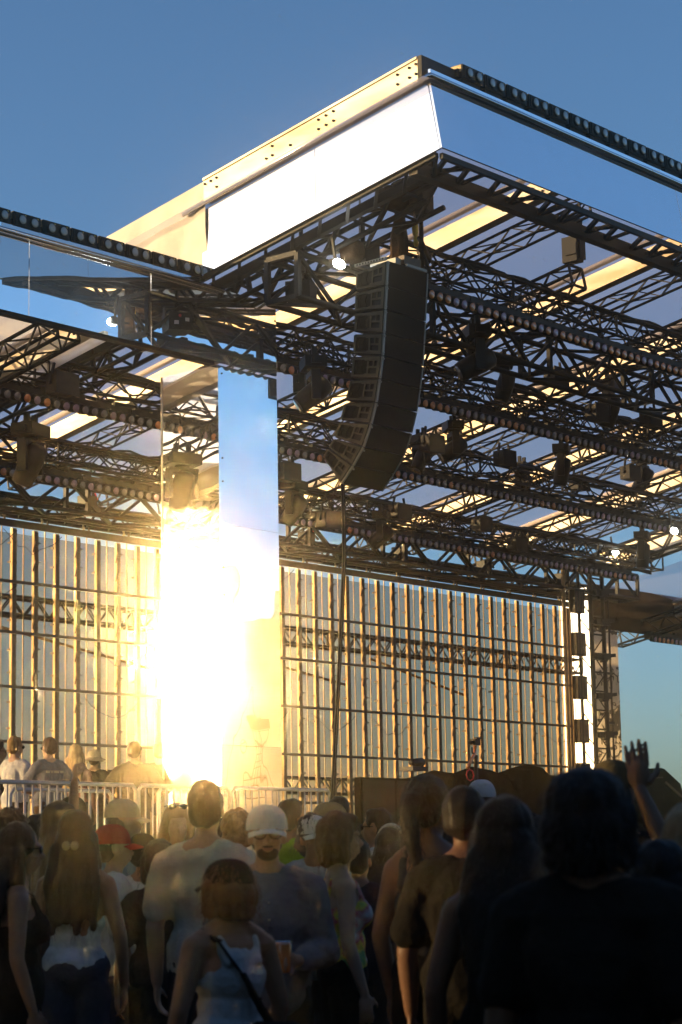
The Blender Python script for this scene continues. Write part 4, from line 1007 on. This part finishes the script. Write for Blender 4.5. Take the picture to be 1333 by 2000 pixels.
def headband(t, hp):
    b = MB(); pts = []
    for j in range(17):
        ph = math.pi*j/16; pts.append(hp((.100*math.cos(ph), .03-.01*math.sin(ph), 1.68+.125*math.sin(ph))))
    b.tube(pts, .014, 8); b.build('headband', CL['white'], t)
def drink(label, who, loc, r=.035, h=.115, m='lens_amber'):
    t = thing('drink_cup' if m != 'can' else 'drink_can', label, 'drink', loc)
    b = MB(); b.tube([(0,0,0),(0,0,h*.06),(0,0,h*.92),(0,0,h)], [r*.85,r*.95,r*1.04,r*.96], 16); b.build('cup_wall', M['lens_amber'], t)
    b = MB(); b.disc((0,0,h*1.0),(0,0,1), r*.98, .004, 16); b.build('rim', M['chrome'], t)

person(150,1583,10.4, 5,'woman seen from behind with waist-length brown hair, clip and pale tie-dye strapless top','tan','brown','long','strapless','tiedye','denim',('down','down'),female=True,extra=hairclip,vox=.011)
person(122,1566,11.6, 70,'woman with glowing brown hair turned right, chin on hand, behind the tie-dye top','light','golden','long','tank','brown','charcoal',('phone','fist'),female=True)
person(40,1608,9.4, 80,'woman at left edge in profile wearing oval dark sunglasses and a dark dress','tan','black','long','tank','black','black',('down','down'),female=True,glasses=True,vox=.011)
person(22,1585,12.2, 10,'dark-haired person at the left edge standing behind the sunglasses woman','tan','black','curly','tee','charcoal')
person(72,1590,13.2, -10,'person with black hair low behind the left pair','brown','black','short','tee','black')
person(143,1552,15.5, 15,'man in an olive cap just right of the raised fist','tan','black','short','tee','charcoal',hat='cap',hatc='olive')
person(242,1556,13.0, 60,'man in a washed beige cap turned to the right','light','brown','short','tee','paleblue',hat='cap',hatc='beige')
person(222,1606,11.2, 70,'man in a bright red cap and white tee, looking right','light','brown','short','tee','white','denim',('down','front'),hat='cap',hatc='red')
person(280,1624,12.6, 20,'person in a black cap between the red cap and the big white tee','tan','black','short','tee','white',hat='cap',hatc='black')
person(346,1570,14.0, 170,'blond person with sunglasses pushed up, face toward the crowd','light','golden','long','tank','pink',female=True,glasses='up')
person(402,1524,9.6, 5,'tall man seen from behind in a plain cream tee, dark short hair','light','brown','short','tee','cream','navy',('hip','down'),build=1.0,vox=.011)
person(443,1672,7.6, -38,'short woman seen from behind in a white tank with black bag strap and dark cap','tan','auburn','bob','tank','white','black',('down','down'),hat='cap',hatc='black',female=True,extra=crossbody,vox=.010,build=1.38)
def canman(t, hp):
    pocket(t, hp)
    b = MB(); b.ell(hp((0,.050,1.572)), (.050,.050,.040)); b.ell(hp((0,.02,1.60)), (.066,.05,.035)); b.ell(hp((0,.105,1.596)), (.026,.010,.006)); b.build('beard', HR['brown'], t)
    b = MB(); b.ell(hp((0,.110,1.585)), (.022,.008,.005), 10, 6); b.build('lips', CL['pink'], t)
    for sx in (-1,1):
        b = MB(); b.ell(hp((sx*.033,.092,1.65)), (.011,.008,.007), 10, 6); b.build('eye', CL['cream'], t)
    b = MB()
    for sx in (-1,1):
        b.tube([hp((sx*.034+.026*math.cos(a_/10*6.283), .108, 1.65+.020*math.sin(a_/10*6.283))) for a_ in range(11)], .0025, 5, cap=False); b.bar(hp((sx*.06,.105,1.655)), hp((sx*.079,.0,1.655)), .004)
    b.bar(hp((-.009,.11,1.655)), hp((.009,.11,1.655)), .004); b.build('glasses_frame', GLS, t)
wm = person(521,1566,8.7, 176,'man facing us in a white cap and blue-grey button shirt holding a can','light','brown','short','shirt','greyblue','charcoal',('down','hold'),hat='cap',hatc='white',extra=canman,vox=.009,build=1.05)
person(465,1588,13.2, 10,'person with curly sunlit golden hair left of the white cap','light','golden','curly','tee','white')
person(441,1598,15.2, 10,'small dark-haired person between the cream tee and the curly hair','light','brown','short','tee','charcoal')
person(570,1560,15.0, 40,'dark-haired man in a yellow-green hi-vis vest behind the white cap','tan','black','short','vest','hivis')
person(640,1563,12.8, -75,'man in a wide tan cap looking left','tan','brown','short','tee','charcoal',hat='cap',hatc='khaki')
person(612,1588,11.8, 175,'person in a backwards white cap with dark hair at the nape','tan','black','curly','tee','paleblue',hat='cap',hatc='white',head_turn=.3)
person(662,1556,15.6, 10,'dark-haired person farther back, behind the tan cap','tan','black','short','tee','black')
person(664,1586,9.9, 78,'woman with an auburn bob in profile wearing a bright floral sleeveless top','light','auburn','bob','tank','floral','black',('down','down'),female=True,vox=.011)
person(736,1578,14.6, -70,'man with glasses and close-cropped hair looking left by the dark sub','tan','black','short','shirt','paleblue',glasses=True)
person(762,1618,12.4, 20,'dark-haired woman wearing a white headband','tan','black','long','tee','charcoal',female=True,extra=headband)
person(800,1600,13.6, 0,'person with dark bun behind the tall woman','tan','black','bun','tee','black',female=True)
person(838,1514,8.5, 35,'tall woman in a grey tank with black strap, bare left arm rim-lit','tan','black','pony','tank','slate','black',('down','down'),female=True,extra=strap_r,vox=.011,build=1.1)
person(908,1536,8.0, 12,'broad man in a black tee with a sun-edged shoulder','brown','black','short','tee','black','black',('down','down'),build=1.12)
person(940,1519,15.0, 0,'person in a small pale cap farther back above the black tee','light','brown','short','tee','charcoal',hat='cap',hatc='white')
person(985,1556,6.4, 10,'woman with a long mass of black hair, bare shoulder catching orange light','brown','black','long','tank','black','black',('down','down'),female=True,build=1.15)
person(1148,1500,4.9, 30,'big dark-haired person nearest the camera filling the right foreground','tan','black','bob','tee','charcoal','black',('down','down'),build=1.25,vox=.011)
person(1196,1478,8.4, 10,'person in an olive cap just behind the nearest dark head','tan','black','short','tee','black',hat='cap',hatc='olive')
person(1398,1570,7.8, 5,'person raising an open hand above the crowd at the right','tan','black','short','tee','navy','black',('down',((.20,.12,1.60),(.30,.14,1.85),(.06,0,1),(0,1,0),.10)),vox=.0055,hsc=1.2)
person(1345,1570,6.0, -10,'person with loose blond hair at the right frame edge in a white top','light','blonde','long','tee','white','charcoal',female=True)
person(1290,1640,5.6, 20,'black-haired person low in the right corner, dark top','dark','black','long','tank','black','black',female=True)
person(1040,1600,11.0, 0,'dark figure in the gap left of the nearest head','brown','black','curly','tee','black')
person(-105,1640,5.4, 60,'person in a teal top at the bottom left edge','tan','black','short','tee','teal','navy',('hip','hip'))
person(700,1640,11.5, 10,'dark-haired person between the floral top and the tall woman','tan','black','short','tee','navy')
person(310,1640,11.0, -20,'small dark-haired woman left of the cream tee','tan','black','bob','tee','charcoal',female=True)
# on the raised walkway
GP = 1.25
person(30,1438,27.3, 38,'man in a white tee and sunglasses standing on the walkway at the left edge','light','golden','short','tee','white','charcoal',('front','rail'),z0=GP,glasses=True)
person(-4,1448,28.5, 75,'bearded man cut off by the left frame edge on the walkway','tan','brown','short','tee','charcoal',z0=GP,glasses=True)
person(96,1440,26.6, -35,'man in a grey-blue printed tee leaning an elbow on the barrier','light','brown','short','tee','greyblue','brown',('hip','rail'),z0=GP,glasses=True,extra=backprint,build=1.1)
person(150,1454,28.0, 20,'blonde long-haired woman behind the barrier','light','blonde','long','tank','pink','denim',z0=GP,female=True)
person(184,1462,30.5, 0,'small figure in a tall hat far behind the barrier','tan','brown','short','tee','charcoal',z0=GP,hat='bucket',hatc='beige')
person(263,1448,27.6, 5,'broad man in a dark tee facing the stage behind the barrier','tan','brown','short','tee','charcoal','charcoal',('hip','hip'),z0=GP,build=1.25)
person(313,1449,28.2, 15,'fair-haired man in a black tee beside the broad man','light','golden','short','tee','black','khaki',z0=GP)
person(397,1478,29.5, 20,'pale backlit figure at the foot of the mirrored column','light','brown','short','tee','charcoal',z0=1.25)
person(419,1474,28.2, -10,'backlit man with a pale tee right beside the column foot','light','brown','short','tee','white',z0=1.25)
# drink in the hand of the white-cap man
wl = wm.matrix_basis
def in_hand(t, side, ar, off=(0,0,0)):
    e, w, hd_, pn, cu = ARMS[ar]; p = Vector((w[0]*side, w[1], w[2]))+Vector((hd_[0]*side, hd_[1], hd_[2])).normalized()*.075+Vector((pn[0]*side, pn[1], pn[2])).normalized()*.045
    return t.matrix_basis @ (p+Vector(off))
wm_m = Matrix.LocRotScale(wm.location, wm.rotation_euler, wm.scale)
e, w, hd_, pn, cu = ARMS['hold']
p = wm_m @ (Vector((-w[0], w[1], w[2]))+Vector((.75,.6,.05)).normalized()*.075+Vector((.2,.5,0)).normalized()*.04+Vector((0,0,-.05)))
drink('amber drink can in the hand of the white-cap man', wm, p)

# ------------------------------------------------------------------ thin haze volume added to spread the mirrored sun's glow
hm = bpy.data.materials.new('glow_haze'); hm.use_nodes = True; nt = hm.node_tree
for n_ in list(nt.nodes): nt.nodes.remove(n_)
out = nt.nodes.new('ShaderNodeOutputMaterial'); pv = nt.nodes.new('ShaderNodeVolumePrincipled')
pv.inputs['Color'].default_value = (1,.86,.62,1); pv.inputs['Density'].default_value = .0023; pv.inputs['Anisotropy'].default_value = .965
nt.links.new(pv.outputs[0], out.inputs['Volume'])
b = MB(); b.box((-262,-262,-1),(342,342,14)); hz = b.build('haze', hm)
tag(hz, 'thin warm haze added over the whole ground to spread the sun glow', 'haze', kind='stuff')
